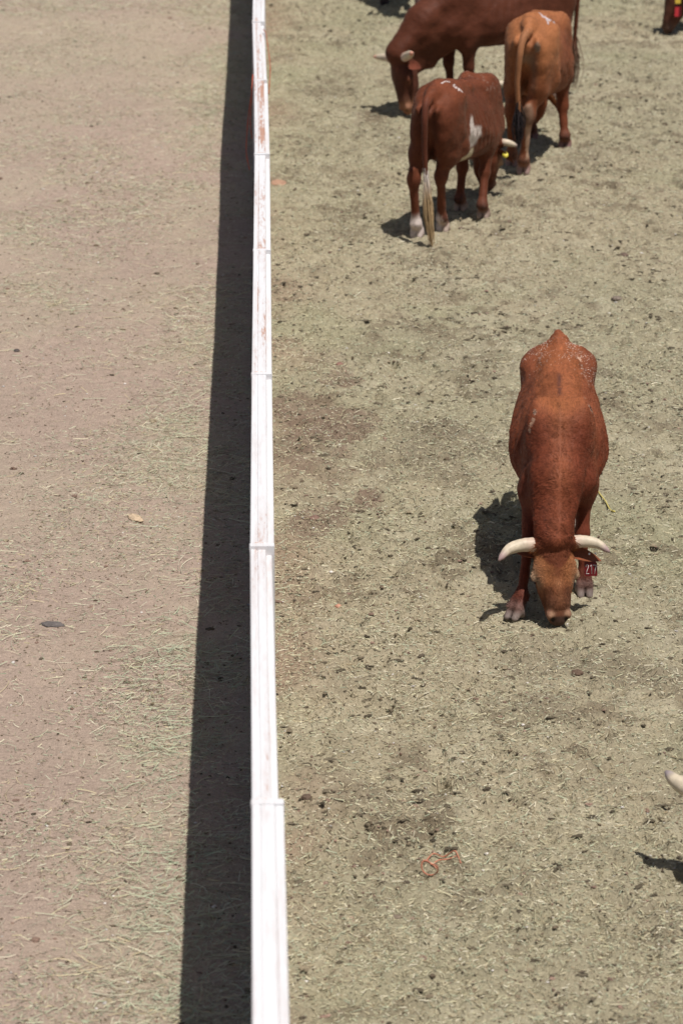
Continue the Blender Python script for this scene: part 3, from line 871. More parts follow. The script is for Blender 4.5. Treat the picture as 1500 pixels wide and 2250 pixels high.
    for key, (fet, hx, hy) in feet.items():
        d_ = np.array([math.cos(toe[key]), math.sin(toe[key]), 0]); p_ = np.array([-d_[1], d_[0], 0]); h0 = np.array([hx, hy, 0])
        B.ball(fet, q_(.045, .043, .047), .03, 'fetlock')
        for e in (1, -1):
            B.ball(fet - d_ * .036 + p_ * e * .021 + (0, 0, -.005), (.014, .012, .017), .012, 'dewclaw')
            B.cone(fet + d_ * .004 + p_ * e * .014 + (0, 0, -.01), h0 + d_ * .022 + p_ * e * .022 + (0, 0, .072), .026, .027, .02, 'fetlock', p_)
            B.cone(h0 + d_ * .012 + p_ * e * .026 + (0, 0, .056), h0 + d_ * .062 + p_ * e * .024 + (0, 0, .014), (.027, .034), (.021, .018), .008, 'hoof', p_)
            B.cone(h0 + d_ * .012 + p_ * e * .026 + (0, 0, .050), h0 - d_ * .012 + p_ * e * .026 + (0, 0, .018), (.026, .030), (.024, .022), .008, 'hoof', p_)
    # neck and head
    poll = np.array(poll, float); muz = np.array(muzzle, float)
    n0 = np.array([.44, 0, .93]); n2 = poll - nrm(muz - poll) * .01
    n1 = (n0 + n2) / 2 + np.array([.03, 0, .0]) + np.array([0, (poll[1]) * .15, 0])
    B.chain([n0, n1, n2], [(.125, .235), (.106, .168), (.088, .100)], .10)
    B.chain([np.array([.40, 0, 1.10]), n1 + (.0, 0, .125), n2 + (-.01, 0, .06)], [(.07, .05), (.06, .035), (.05, .03)], .12)   # crest
    thr = poll + (muz - poll) * .35 + np.array([-.10, 0, -.02])
    B.chain([np.array([.56, 0, .62]), (np.array([.56, 0, .62]) + thr) / 2 + (0, 0, .015), thr], [(.03, .05), (.018, .05), (.03, .04)], .09)   # dewlap
    a = nrm(muz - poll); L = np.linalg.norm(muz - poll)
    sd = nrm(np.cross((0, 0, 1) if abs(a[2]) < .95 else (-1, 0, 0), a)); nf = nrm(np.cross(a, sd))
    if nf[0] * (1 if not head_up else 0) + nf[2] < 0: nf = -nf
    sd = np.cross(nf, a) if np.cross(nf, a)[1] > 0 else -np.cross(nf, a)
    H0 = lambda t, u=0, v=0: poll + a * L * t + sd * u + nf * v     # along the face, to its left, out of the forehead
    B.chain([H0(-.01, 0, -.045), H0(.14, 0, -.045), H0(.34, 0, -.05), H0(.55, 0, -.047), H0(.76, 0, -.038), H0(.90, 0, -.036)],
            [(.076, .062), (.100, .078), (.102, .090), (.086, .080), (.068, .064), (.063, .055)], .02, 'face', sd)
    B.cone(H0(.90, 0, -.036), H0(.985, 0, -.038), (.062, .052), (.050, .040), .02, 'muzzle', sd)
    B.cone(H0(.24, 0, .022), H0(.80, 0, .012), (.045, .018), (.032, .014), .04, 'face', sd)         # nasal bridge
    B.ball(H0(.02, 0, -.01), (.088, .04, .04), .04, 'poll', np.stack([sd, nf, a], 1))
    B.ball(H0(.13, 0, .030), (.062, .022, .085), .020, 'poll', np.stack([sd, nf, a], 1))              # forelock
    for e in (1, -1):
        B.cone(H0(.02, e * .05, -.012), H0(.04, e * .112, -.008), .044, .036, .03, 'poll', nf)      # horn boss
        B.ball(H0(.36, e * .088, -.010), (.030, .028, .060), .04, 'face', np.stack([sd, nf, a], 1))   # brow
        B.ball(H0(.425, e * .119, -.022), (.017, .020, .034), .010, 'lid', np.stack([sd, nf, a], 1))
        B.ball(H0(.50, e * .052, -.085), (.034, .06, .10), .05, 'face', np.stack([sd, nf, a], 1))     # cheek
        B.ball(H0(.925, e * .052, -.004), (.020, .022, .030), .016, 'nostril_rim', np.stack([sd, nf, a], 1))
        B.ball(H0(.985, e * .042, .004), (.012, .013, .013), .008, 'nostril', np.stack([sd, nf, a], 1), True)
    H = lambda t, u=0, v=0: dfm(H0(t, u, v))
    # tail
    tl = tail or [(-.78, 0, 1.10), (-.835, 0, 1.06), (-.86, 0, .95), (-.855, 0, .75), (-.84, 0, .55), (-.83, 0, .44)]
    TP = spline(tl, 16)
    tr = np.linspace(.030, .013, 16)
    B.chain(list(TP[:4]), list(tr[:4]), .022, 'tail')
    V, Q = B.mesh(h)
    W = B.labels(V)
    nv = np.zeros_like(V)
    fn = np.cross(V[Q[:, 2]] - V[Q[:, 0]], V[Q[:, 3]] - V[Q[:, 1]])
    for k_ in range(4): np.add.at(nv, Q[:, k_], fn)
    nv /= np.linalg.norm(nv, axis=1, keepdims=True) + 1e-12
    soft = 1 - np.clip(W['hoof'] + W['nostril_rim'] + W['muzzle'] + W['face'] + W['lid'], 0, 1)
    am = .020 * (fbm(V + seed, 5.5, 2, 91) - .5) + .011 * (fbm(V + seed, 15, 2, 92) - .5)
    am *= np.where(V[:, 2] > .55, 1, .45)
    rib = sstep(-.25, -.1, V[:, 0]) * sstep(.36, .22, V[:, 0]) * sstep(.98, .88, V[:, 2]) * sstep(.6, .7, V[:, 2])
    am += .0035 * rib * np.sin((V[:, 0] + .25 * V[:, 2]) * 2 * np.pi / .075)
    nk = sstep(.56, .66, V[:, 0]) * (1 - W['leg']) * sstep(.3, .45, V[:, 2])
    am += .0016 * nk * np.sin((V[:, 0] - V[:, 2] * .8 + .16 * fbm(V, 6, 2, 4)) * 2 * np.pi / .075) * sstep(.04, .09, np.abs(V[:, 1])) * sstep(.4, .65, fbm(V, 5, 2, 14))
    V = V + nv * (am * soft)[:, None]
    V = dfm(V)
    pl = dict(coat=(.25, .07, .028), leg=None, hoof=(.36, .27, .23), fetlock=None, dewclaw=(.05, .035, .03), belly=None, face=None, poll=None, muzzle=(.16, .09, .07), lid=(.40, .26, .17),
              nostril_rim=(.42, .25, .17), nostril=(.02, .012, .01), tail=None)
    pl.update(pal or {})
    coat = np.array(pl['coat'])
    C = np.zeros_like(V)
    for k_, w in W.items():
        c_ = pl.get(k_)
        C += w[:, None] * (coat if c_ is None else np.array(c_))
    C *= (0.80 + 0.40 * fbm(V + seed, 5.0, 3, seed))[:, None]
    C *= (0.90 + 0.20 * fbm(V * np.array([14, 60, 60]), 1.0, 2, seed + 5))[:, None]
    for key, (fet, hx, hy) in feet.items():                          # the cleft between the toes
        k_ = W['hoof'] * (np.hypot(V[:, 0] - hx, V[:, 1] - hy) < .12) * np.exp(-(((V[:, 1] - hy) * math.cos(toe[key]) - (V[:, 0] - hx) * math.sin(toe[key])) / .0075) ** 2)
        C = mix(C, np.array([[.03, .022, .02]]), .9 * k_)
    for e in (1, -1):                                                # dark nostril pits
        C = mix(C, np.array([[.02, .012, .01]]), sstep(.017, .010, np.linalg.norm(V - H(.985, e * .040, -.002), axis=1)))
    if marks: C = marks(V, C, W, H)
    Vb, Qb, Cb = [V], [Q], [C]
    mt = MB(); TPd = spline(TP[1:], 40); mt.tube(TPd, np.linspace(tr[1], tr[-1], 40) * (1 + .05 * vnoise(TPd * 30, 4)), 12)
    Vt = np.concatenate(mt.V); ct = np.array(pl['tail'] if pl.get('tail') is not None else coat)
    for k_ in (4, 12):
        for f_ in mt.F.get(k_, []):
            if k_ == 4: Qb.append(f_ + len(V))
    Vb.append(Vt); Cb.append(ct * (.8 + .4 * fbm(Vt, 12, 3, 5))[:, None])
    for e, on in zip((1, -1), ears):
        if not on: continue
        bs = H(.17, e * .092, -.055); ev = (ear_vec or {}).get(e, (.165, -.01, -ear_droop * .12)); tp = bs + sd * e * ev[0] + nf * ev[1] + np.array([0, 0, ev[2]])
        Ve, Qe = ear_mesh(bs, tp, nf * .8 + np.array([0, 0, .75]), .088)
        Qe = Qe + sum(len(v) for v in Vb)
        Vb.append(Ve); Qb.append(Qe); Cb.append(np.broadcast_to(np.array(pl.get('ear') or coat * .8), Ve.shape) * (.8 + .4 * fbm(Ve, 30, 2, 3))[:, None])
    body = add_obj('body', mesh_np('body', np.vstack(Vb), [np.vstack(Qb)], M_coat, np.vstack(Cb)), root)
    # horns
    hd = horn or [(0, 0, 0), (.09, -.01, .01), (.16, .012, .035), (.205, .045, .075)]       # outward, down the face, out of the forehead
    for e, hl in zip((1, -1), hornlen):
        P = spline([H(.04, e * .085, -.008) + sd * e * u * hl + a * v * hl + nf * w * hl for u, v, w in hd], 22)
        rr = np.interp(np.linspace(0, 1, 22), [0, .15, .6, .9, 1], [.040, .039, .031, .017, .006]) * (.35 + .65 * hl)
        t = np.linspace(0, 1, 22)
        hc = mix(np.array([[.56, .42, .33]]), np.array([[.60, .51, .385]]), sstep(.1, .5, t)); hc = mix(hc, np.array([pl.get('horn_tip', (.36, .27, .26))]), sstep(.74, .92, t))
        m = MB(); m.tube(P, rr * (1 + .02 * np.sin(np.arange(22) * 2.4)), 16, hc); m.build('horn', M_horn, root)
    for e in (1, -1):
        m = MB(); m.add(IV3 * (.0170, .0170, .0170) + H(.462, e * .106, -.022), [IF3], (.012, .010, .010)); m.build('eye', M_eye, root)
    # tail switch: a lock of hair strands
    sw = dict(n=70, length=.36, c0=pl['coat'], c1=pl['coat'], spread=.035, end=(0, 0, -1)); sw.update(switch or {})
    m = MB(); T0 = TP[-1]; dn = nrm(np.array(sw['end'], float))
    for i in range(sw['n']):
        st = TP[11] + (TP[15] - TP[11]) * R_.random() + R_.normal(0, .007, 3)
        Ls = sw['length'] * (.55 + .5 * R_.random()); off = R_.normal(0, sw['spread'], 3) * (1, 1, .2)
        cv = R_.normal(0, sw['spread'] * .6, 3) * (1, 1, 0)
        E_ = T0 + dn * Ls + off * .65
        pts = [st, (st + E_) / 2 + off * .55 + cv * .6, E_ + cv * .3]
        k_ = 1.0 * R_.random()
        cc = mix(np.array([sw['c0']]), np.array([sw['c1']]), sstep(.0, .55, np.linspace(0, 1, 9))) * (.6 + .7 * R_.random())
        Ps = spline(pts, 9); Ps[:, 2] = np.maximum(Ps[:, 2], .008)
        Ps[1:-1, :2] += R_.normal(0, .0035, (7, 2)); m.tube(Ps, np.linspace(.0050, .0014, 9), 4, cc, False)
    m.build('tail_switch', M_fur, root)
    # short fur lying along the body
    if fur:
        tri = np.vstack([Q[:, [0, 1, 2]], Q[:, [0, 2, 3]]])
        A, B_, D_ = V[tri[:, 0]], V[tri[:, 1]], V[tri[:, 2]]
        cr = np.cross(B_ - A, D_ - A); ar = np.linalg.norm(cr, axis=1); nn_ = cr / (ar[:, None] + 1e-12)
        ok = (W['hoof'] + W['nostril_rim'] + W['muzzle'])[tri[:, 0]] < .4
        pr = ar * ok; pr /= pr.sum()
        f_ = R_.choice(len(tri), fur, p=pr)
        r1 = np.sqrt(R_.random(fur))[:, None]; r2 = R_.random(fur)[:, None]
        P = A[f_] * (1 - r1) + B_[f_] * r1 * (1 - r2) + D_[f_] * r1 * r2
        nn_ = nn_[f_]
        cc = C[tri[f_, 0]] * np.exp(R_.normal(0, .13, fur))[:, None]
        if dander: cc = mix(cc, np.array([[.62, .55, .48]]), (R_.random(fur) < .15 * sstep(-.12, -.34, P[:, 0]) * sstep(.93, 1.04, P[:, 2]) * sstep(.36, .62, fbm(P, 8, 2, 8))) * .85)
        flow = np.zeros_like(P); flow[:, 0] = -1.0; flow[:, 2] = -.55; flow[:, 1] = .25 * np.sign(P[:, 1])
        cc = cc * (1 + 1.0 * (fbm(P * np.array([45, 150, 90]), 1.0, 2, 61) - .5) + .7 * (fbm(P * np.array([18, 60, 40]), 1.0, 2, 62) - .5))[:, None]
        onface = (W['face'] + W['lid'] + W['poll'])[tri[f_, 0]]
        wh = P - H(.36, 0, -.02)
        wh = wh / np.linalg.norm(wh, axis=1, keepdims=True)
        tuft = sstep(.30, .18, ((P - poll) @ a) / L) * onface
        flow = mix(np.zeros(1), np.ones(1), 1 - onface) * flow + onface[:, None] * wh
        flow = flow * (1 - tuft[:, None]) + tuft[:, None] * (a * 1.0 + sd * .5 * np.sign((P - poll) @ sd)[:, None] * np.abs((P - poll) @ sd)[:, None] * 12)
        sw1 = fbm(P, 9, 2, 11) - .5; sw2 = fbm(P, 9, 2, 12) - .5
        tq = np.cross(nn_, flow); flow = flow + tq * (3.0 * sw1 + .5 * R_.normal(0, .5, fur))[:, None]
        flow -= nn_ * (flow * nn_).sum(1, keepdims=True); flow /= np.linalg.norm(flow, axis=1, keepdims=True) + 1e-9
        Lf = (.010 + .008 * R_.random(fur)) * (1 + 1.1 * tuft + .3 * sstep(.6, .9, P[:, 0])) * (1 - .45 * W['leg'][tri[f_, 0]]) * (1 - .18 * onface * (1 - tuft))
        wd = np.cross(nn_, flow) * (.0013 + .0006 * R_.random((fur, 1)))
        lift = nn_ * (Lf * (.12 + .18 * R_.random(fur)))[:, None]
        base = P - nn_ * .001
        V3 = np.stack([base - wd, base + wd, base + flow * (Lf * .6)[:, None] + lift * .75 + wd * .5, base + flow * Lf[:, None] + lift], 1)
        F3 = (np.arange(fur) * 4)[:, None] + np.array([[0, 1, 2]]); F4 = (np.arange(fur) * 4)[:, None] + np.array([[0, 2, 3]])
        add_obj('fur', mesh_np('fur', V3.reshape(-1, 3), [np.vstack([F3, F4])], M_fur, np.repeat(cc, 4, 0), smooth=False), root)
    return root, H, sd, nf, a

def ear_tag(root, corners, thick, c, digits=None, name='ear_tag'):
    """flat plate in the animal's own space; corners: top left, top right, bottom left"""
    tl, tr_, bl = (np.asarray(p, float) for p in corners)
    u, v = tr_ - tl, bl - tl; w = nrm(np.cross(u, v)) * thick
    m = MB()
    S_ = [(.12, 0), (.88, 0), (1, .12), (1, .92), (.94, 1), (.06, 1), (0, .92), (0, .12)]
    Vv = [tl + u * x + v * y + s * w / 2 for s in (-1, 1) for x, y in S_]
    F8 = [np.array([list(range(8))]), np.array([list(range(15, 7, -1))]), np.array([(i, i + 8, (i + 1) % 8 + 8, (i + 1) % 8) for i in range(8)])]
    m.add(Vv, F8, c)
    o = m.build(name, M_tag, root, smooth=False)
    if digits:
        m = MB()
        for strokes in digits:
            for side in (-1, 1):
                P = np.array([tl + u * (x if side < 0 else 1 - x) + v * y + side * w * .62 for x, y in strokes])
                m.tube(P, .0018, 6, (.80, .74, .72))
        m.build('number', M_tag, o)
    return o

def to_local(loc, heading, scale, x, y, lenx=1.0):
    dx, dy = (x - loc[0]) / scale, (y - loc[1]) / scale
    c_, s_ = math.cos(heading), math.sin(heading)
    return ((dx * c_ + dy * s_) / lenx, -dx * s_ + dy * c_)

def brand_mark(root, cen, u, v, size, strokes, width, colr):
    """a freeze brand: white hair grown along short strokes on the skin"""
    me = [o for o in root.children if o.name.startswith('body')][0].data
    co = np.empty(len(me.vertices) * 3, np.float32); me.vertices.foreach_get('co', co); co = co.reshape(-1, 3)
    no = np.empty(len(me.vertices) * 3, np.float32); me.vertices.foreach_get('normal', no); no = no.reshape(-1, 3)
    cen = np.asarray(cen, float); u = np.asarray(u, float); v = np.asarray(v, float)
    up = nrm(np.cross(u, v)); up = up if up[2] > 0 else -up
    k = np.linalg.norm(co - cen, axis=1) < .28; co = co[k]; no = no[k]
    m = MB(); g_ = np.random.default_rng(5)
    for s_ in strokes:
        P = spline(s_, 14) if len(s_) > 2 else np.linspace(s_[0], s_[1], 14)
        Q = []
        for x, y in P:
            w = cen + u * x * size + v * y * size
            d = co - w; dl = np.linalg.norm(d - (d @ up)[:, None] * up, axis=1) - .35 * (d @ up)
            i_ = np.argsort(dl)[:4]
            h_ = (co[i_] @ up).mean() - w @ up
            Q.append(w + up * h_)
        Q = np.array(Q); Q[1:-1] = (Q[:-2] + Q[1:-1] + Q[2:]) / 3
        m.tube(Q - up * width * .35, width * (.6 + .5 * g_.random(14)), 6, np.array(colr) * (.7 + .4 * g_.random((14, 1))))
    m.build('brand_mark', M_coat, root)

def spot(V, C, cen, r, colr, seed, amt=1.0, ragged=.5, soft=.25):
    d = np.linalg.norm((V - np.asarray(cen)) / np.asarray(r), axis=1) + ragged * (fbm(V, 1.6 / np.mean(r), 3, seed) - .5) * 2
    return mix(C, np.array([colr]), amt * sstep(1 + soft, 1 - soft, d))

WHITE = (.66, .58, .53)

# --- the steer in front, facing the camera, head down
F_LOC = (1.590, 15.31, 0); F_HEAD = math.atan2(-1.0, -.085); F_S = .935
fl_ = lambda x, y: to_local(F_LOC, F_HEAD, F_S, x, y)
SCABS = [(1.716, 14.90, .020), (1.700, 15.05, .012), (1.686, 15.11, .012), (1.415, 14.835, .013)]
def marks_front(V, C, W, H):
    x, y, z = V.T
    # dark stripe along the spine; golden back, redder shoulders and neck, partly painted sun and shade
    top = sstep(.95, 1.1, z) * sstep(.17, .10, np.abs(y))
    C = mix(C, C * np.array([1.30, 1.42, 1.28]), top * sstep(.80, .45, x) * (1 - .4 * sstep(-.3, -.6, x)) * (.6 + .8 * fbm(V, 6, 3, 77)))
    C = mix(C, C * np.array([.82, .70, .70]), sstep(.95, .75, z) * sstep(.5, .3, x))  # lower sides darkened: flank shade put into the coat colour
    C = mix(C, C * np.array([1.25, 1.38, 1.25]), .55 * sstep(.35, .5, x) * sstep(1.0, .8, x) * np.exp(-(y / .085) ** 2) * (.3 + 1.2 * fbm(V, 14, 2, 15)) * sstep(.5, .8, z))  # middle of the neck lightened like a sunlit crest
    red = sstep(.42, .62, x) * (1 - .7 * np.exp(-(y / .06) ** 2)) * (1 - W.get('face', 0) - W.get('lid', 0))
    C = mix(C, C * np.array([.74, .62, .66]), np.clip(red, 0, 1))
    def wy(a_, b_, c_, d_): return sstep(a_, b_, x) * sstep(d_, c_, x)
    st = np.exp(-((y + .004 + .012 * (fbm(V, 7, 2, 2) - .5)) / .011) ** 2) * sstep(.9, 1.0, z) * (wy(-.10, .02, .24, .42) + .35 * wy(.40, .5, .55, .7)) * sstep(.25, .5, fbm(V, 22, 2, 6))
    C = mix(C, np.array([[.085, .034, .026]]), .85 * np.clip(st, 0, 1))
    # healed scars and open scabs
    nf_ = 1 + .9 * (fbm(V, 55, 2, 19) - .5)
    def sc(wx, wy_, r, cc, amt=1.0):
        lx, ly = fl_(wx, wy_)
        c0 = V[np.argmin(np.hypot(x - lx, y - ly) + 9 * (z < .85))]
        d = np.linalg.norm((V - c0) / np.array(r), axis=1) * nf_
        return mix(C, np.array([cc]), amt * sstep(1.3, .8, d))
    C = sc(1.726, 15.63, (.016, .014, .016), (.54, .36, .26), .75)
    for i in range(8): C = sc(1.735 + .004 * i, 15.58 - .02 * i, (.014, .007, .014), (.34, .18, .11), .3)
    for i in range(7): C = sc(1.722 + .006 * i, 15.25 - .016 * i, (.012, .007, .012), (.38, .22, .15), .55)
    for wx, wy_, r in SCABS:
        C = sc(wx, wy_, (r * 1.25, r * .8, r * 1.3), (.50, .33, .24), .85)
        C = sc(wx, wy_, (r * .95, r * .5, r * 1.0), (.018, .012, .010))
    for i in range(3): C = sc(1.408 - .010 * i, 14.81 - .004 * i, (.013, .010, .017), (.44, .28, .19), .75)
    # face: golden brow, dark streak under the forelock, pale whorl, brown nose
    D_ = H(1) - H(0); t = ((V - H(0)) @ D_) / (D_ @ D_); u = (V - H(0)) @ nrm(H(0, .1) - H(0))
    f = np.clip(W.get('face', 0) + W.get('poll', 0) + W.get('lid', 0), 0, 1) * sstep(-.05, .02, t)
    lock = .34 - .15 * (u / .075) ** 2 + .03 * (fbm(V, 40, 2, 9) - .5)
    C = mix(C, np.array([[.215, .078, .031]]) * (.8 + .4 * fbm(V, 20, 2, 3))[:, None], f * sstep(lock - .01, lock + .03, t) * sstep(.68, .5, t))
    C = mix(C, np.array([[.285, .110, .044]]), f * sstep(.030, .062, np.abs(u)) * sstep(.60, .42, t) * sstep(lock, lock + .05, t) * .85)
    C = mix(C, np.array([[.13, .046, .022]]), f * .6 * np.exp(-((np.abs(u) - .040) / .018) ** 2 - ((t - .20) / .06) ** 2))
    C = mix(C, np.array([[.150, .048, .022]]), f * .85 * np.exp(-(u / .020) ** 2) * sstep(lock, lock + .03, t) * sstep(.52, .40, t))
    C = mix(C, np.array([[.29, .13, .062]]), f * .6 * np.exp(-(u / .022) ** 2 - ((t - .53) / .05) ** 2))
    C = mix(C, np.array([[.120, .046, .023]]), f * sstep(.52, .76, t) * .9)
    C = mix(C, np.array([[.10, .040, .022]]), f * .7 * np.exp(-((np.abs(u) - .052) / .02) ** 2) * sstep(.50, .62, t) * sstep(.9, .8, t))  # nose flanks darkened, their shading painted into the hair colour
    C = mix(C, np.array([[.21, .085, .040]]), f * .6 * np.exp(-(u / .022) ** 2) * sstep(.52, .6, t) * sstep(.86, .72, t))
    C = mix(C, np.array([[.135, .040, .019]]), f * sstep(lock + .02, lock - .02, t))
    for e in (1, -1): C = mix(C, np.array([[.05, .022, .014]]), .85 * sstep(.034, .016, np.linalg.norm((V - H(.475, e * .094, -.010)) * (1, 1, .8), axis=1)))
    C = mix(C, np.array([[.52, .37, .25]]), W.get('lid', 0) * .9)
    C = mix(C, np.array([[.40, .25, .17]]), W.get('nostril_rim', 0) * .3)
    for e in (1, -1): C = mix(C, np.array([[.36, .21, .13]]), .7 * sstep(.027, .010, np.linalg.norm((V - H(.915, e * .044, .012)), axis=1)))
    C = mix(C, np.array([[.075, .042, .032]]), .85 * sstep(.93, .96, t) * sstep(.050, .035, np.abs(u)))
    for e in (1, -1): C = mix(C, np.array([[.02, .013, .011]]), sstep(.019, .011, np.linalg.norm(V - H(.985, e * .040, -.002), axis=1)))
    return C
front, H, sd, nf, a = build_steer('chestnut steer with creamy horns and a red 217 ear tag grazing head on', F_LOC, F_HEAD, F_S, .0085,
    pal=dict(coat=(.200, .060, .028), hoof=(.255, .243, .205), poll=(.16, .046, .022), face=(.21, .068, .028), muzzle=(.085, .048, .036), nostril_rim=(.20, .10, .065), ear=(.20, .062, .028), leg=(.17, .047, .023), fetlock=(.135, .048, .029), horn_tip=(.40, .28, .27)),
    hoof={'RR': fl_(1.305, 14.42), 'RL': fl_(1.69, 14.74), 'HL': (-.60, .15), 'HR': (-.74, -.14)},
    poll=(.950, -.028, .492), muzzle=(1.120, .014, .043), marks=marks_front, fur=170000, dander=True, drop=.085, leg=.84, toe={'RR': -.55, 'RL': .12},
    tail=[(-.77, 0, 1.115), (-.815, 0, 1.145), (-.855, 0, 1.12), (-.885, 0, 1.0), (-.88, 0, .75), (-.86, 0, .5)],
    horn=[(0, 0, -.004), (.080, -.004, .0), (.16, .014, .018), (.222, .066, .045)], ears=(1, 1), seed=3, hornlen=(1, 1.09), ear_vec={1: (.195, .02, -.045), -1: (.13, -.09, .07)})
tb = H(.17, .092, -.055) + sd * .098 + nf * .018 + np.array([.012, 0, -.048])
ear_tag(front, (tb + sd * -.010, tb + sd * .064 + (0, 0, -.006), tb + sd * -.004 + np.array([.014, 0, -.084])), .003, (.12, .008, .011),
        [[(.12, .40), (.14, .28), (.22, .22), (.31, .28), (.30, .42), (.20, .62), (.10, .84), (.34, .84)], [(.46, .36), (.55, .24), (.55, .86)], [(.66, .26), (.93, .26), (.84, .52), (.77, .86)]])
for k_ in (.035, .07):
    m = MB(); pb = H(.17, .092, -.055) + sd * (.080 + k_) + nf * .026 + np.array([0, 0, -.012])
    m.add(IV3 * .006 + pb, [IF3], (.75, .75, .78)); m.build('tag_stud', M_tag, front)

# --- the dark calf-sized steer with the white flank, seen from behind
B_HEAD = math.atan2(.88, .36); B_S = 1.03; B_LOC = (1.565, 23.18, 0)
bl_ = lambda x, y: to_local(B_LOC, B_HEAD, B_S, x, y)
def marks_calf(V, C, W, H):
    x, y, z = V.T
    C = mix(C, C * np.array([1.30, 1.30, 1.25]), sstep(1.0, 1.1, z) * (.5 + fbm(V, 7, 2, 3)))  # topline and hips lightened, sunlit tone painted into the coat
    C = mix(C, C * np.array([.55, .5, .5]), .75 * np.exp(-((np.abs(y) - .055) / .024) ** 2) * sstep(-.70, -.76, x) * sstep(1.06, 1.0, z))  # painted shading: dark streaks down the rump on both sides of the tail
    nz = fbm(V, 6, 3, 31)
    C = spot(V, C, (-.235, -.20, .735), (.085, .12, .085), WHITE, 33, .92, .55, .30)
    C = spot(V, C, (-.15, -.21, .745), (.050, .10, .045), WHITE, 35, .9, .6, .35)
    C = spot(V, C, (-.275, -.18, .83), (.034, .12, .075), WHITE, 36, .85, .5, .35)
    C = spot(V, C, (-.165, -.21, .745), (.016, .06, .03), (.09, .028, .016), 37, .9)
    C = spot(V, C, (-.30, -.10, .59), (.14, .14, .055), (.60, .52, .36), 38, .9, .4, .2)
    # left hind foot white, pale heels
    lf = sstep(.22, .15, z + .10 * (nz - .5)) * sstep(-.3, -.4, x) * (y > 0)
    C = mix(C, np.array([[.62, .53, .49]]), lf * (1 - .3 * W['hoof']))
    C = mix(C, np.array([[.50, .40, .34]]), .7 * sstep(.17, .12, z) * sstep(-.3, -.4, x) * (y < 0) * (fbm(V, 25, 2, 5) > .45))
    C = spot(V, C, (-.26, -.15, 1.10), (.015, .012, .03), (.02, .012, .01), 44)
    C = mix(C, np.array([[.55, .46, .38]]), .3 * sstep(.76, .84, vnoise(V * 60, 9)) * sstep(.15, .3, x) * sstep(.9, 1.05, z))
    return C
calf, H, sd, nf, a = build_steer('dark red steer with a white flank patch and blonde tail, seen from behind', B_LOC, B_HEAD, B_S, .0105,
    pal=dict(coat=(.118, .034, .016), hoof=(.34, .26, .22), fetlock=(.13, .044, .026), tail=(.095, .028, .015)),
    hoof={'HL': bl_(1.197, 22.62), 'HR': bl_(1.411, 22.80), 'RL': bl_(1.60, 23.52), 'RR': bl_(1.765, 23.25)}, poll=(.90, .06, .52), muzzle=(1.02, .09, .06),
    tail=[(-.78, 0, 1.10), (-.835, -.005, 1.06), (-.87, -.012, .95), (-.865, -.012, .75), (-.855, -.020, .55), (-.85, -.024, .47)],
    switch=dict(n=170, length=.45, c0=(.60, .53, .49), c1=(.50, .355, .20), spread=.014, end=(0, -.10, -1)), marks=marks_calf, fat=.95, wid=.80, drop=.10, hornlen=(1, .70), ear_vec={1: (.16, 0, -.03), -1: (.155, 0, -.06)}, seed=11, fur=40000)
pb = H(.17, -.092, -.055) - sd * .08 + np.array([-.025, 0, -.015])
m = MB(); m.tube([pb, pb + np.array([-.006, 0, .004])], .024, 14, (.80, .68, .10)); m.build('ear_tag', M_tag, calf)

brand_mark(calf, (-.50, -.10, 1.14), (0, -1, 0), (1, 0, 0), .085, [[(-.8, -.7), (-.45, .5)], [(-.1, .9), (.0, .3), (.3, .2)], [(.3, 1.0), (.55, .1)], [(.1, .6), (.8, .5)]], .0085, (.60, .50, .47))

# --- the tan steer further back, seen from behind
T_HEAD = math.atan2(1.1, .25); T_S = 1.14; T_LOC = (2.415, 25.55, 0)
tl_ = lambda x, y: to_local(T_LOC, T_HEAD, T_S, x, y)
def marks_tan(V, C, W, H):
    x, y, z = V.T
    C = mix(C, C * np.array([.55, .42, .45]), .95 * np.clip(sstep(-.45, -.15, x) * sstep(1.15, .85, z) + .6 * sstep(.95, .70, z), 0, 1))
    C = mix(C, C * np.array([.6, .5, .5]), .7 * np.exp(-((np.abs(y) - .055) / .022) ** 2) * sstep(-.70, -.76, x) * sstep(1.06, 1.0, z))  # rump shading beside the tail, painted as dark streaks
    C = mix(C, np.array([[.24, .17, .12]]), .6 * sstep(.10, .03, np.abs(y)) * sstep(-.72, -.76, x) * sstep(1.0, .9, z))
    C = mix(C, np.array([[.48, .32, .22]]), .75 * sstep(.42, .36, z) * sstep(-.3, -.4, x) * (y < 0) * sstep(.12, .16, z))
    C = spot(V, C, (-.80, -.085, .985), (.03, .035, .045), (.22, .17, .13), 52, .8)
    C = spot(V, C, (.30, -.11, 1.13), (.07, .05, .05), (.26, .21, .19), 53, .8)
    return C
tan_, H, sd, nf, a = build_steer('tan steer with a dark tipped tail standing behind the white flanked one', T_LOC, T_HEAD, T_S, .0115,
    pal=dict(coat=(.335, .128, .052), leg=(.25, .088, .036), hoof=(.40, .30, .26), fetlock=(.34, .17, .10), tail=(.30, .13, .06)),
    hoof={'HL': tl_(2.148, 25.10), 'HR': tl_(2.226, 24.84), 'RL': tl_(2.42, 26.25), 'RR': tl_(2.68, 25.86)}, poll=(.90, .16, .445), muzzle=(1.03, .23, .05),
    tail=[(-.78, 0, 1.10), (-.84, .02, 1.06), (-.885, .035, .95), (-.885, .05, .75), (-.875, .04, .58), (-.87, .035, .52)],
    switch=dict(n=80, length=.26, c0=(.03, .022, .022), c1=(.035, .028, .03), spread=.020), marks=marks_tan, wid=.84, drop=.13, hornlen=(.97, .55), ear_vec={1: (.15, 0, -.05), -1: (.09, -.08, -.08)}, seed=12, fur=40000, horn=[(0, 0, 0), (.10, -.02, .0), (.20, -.03, .02), (.29, -.02, .05)])

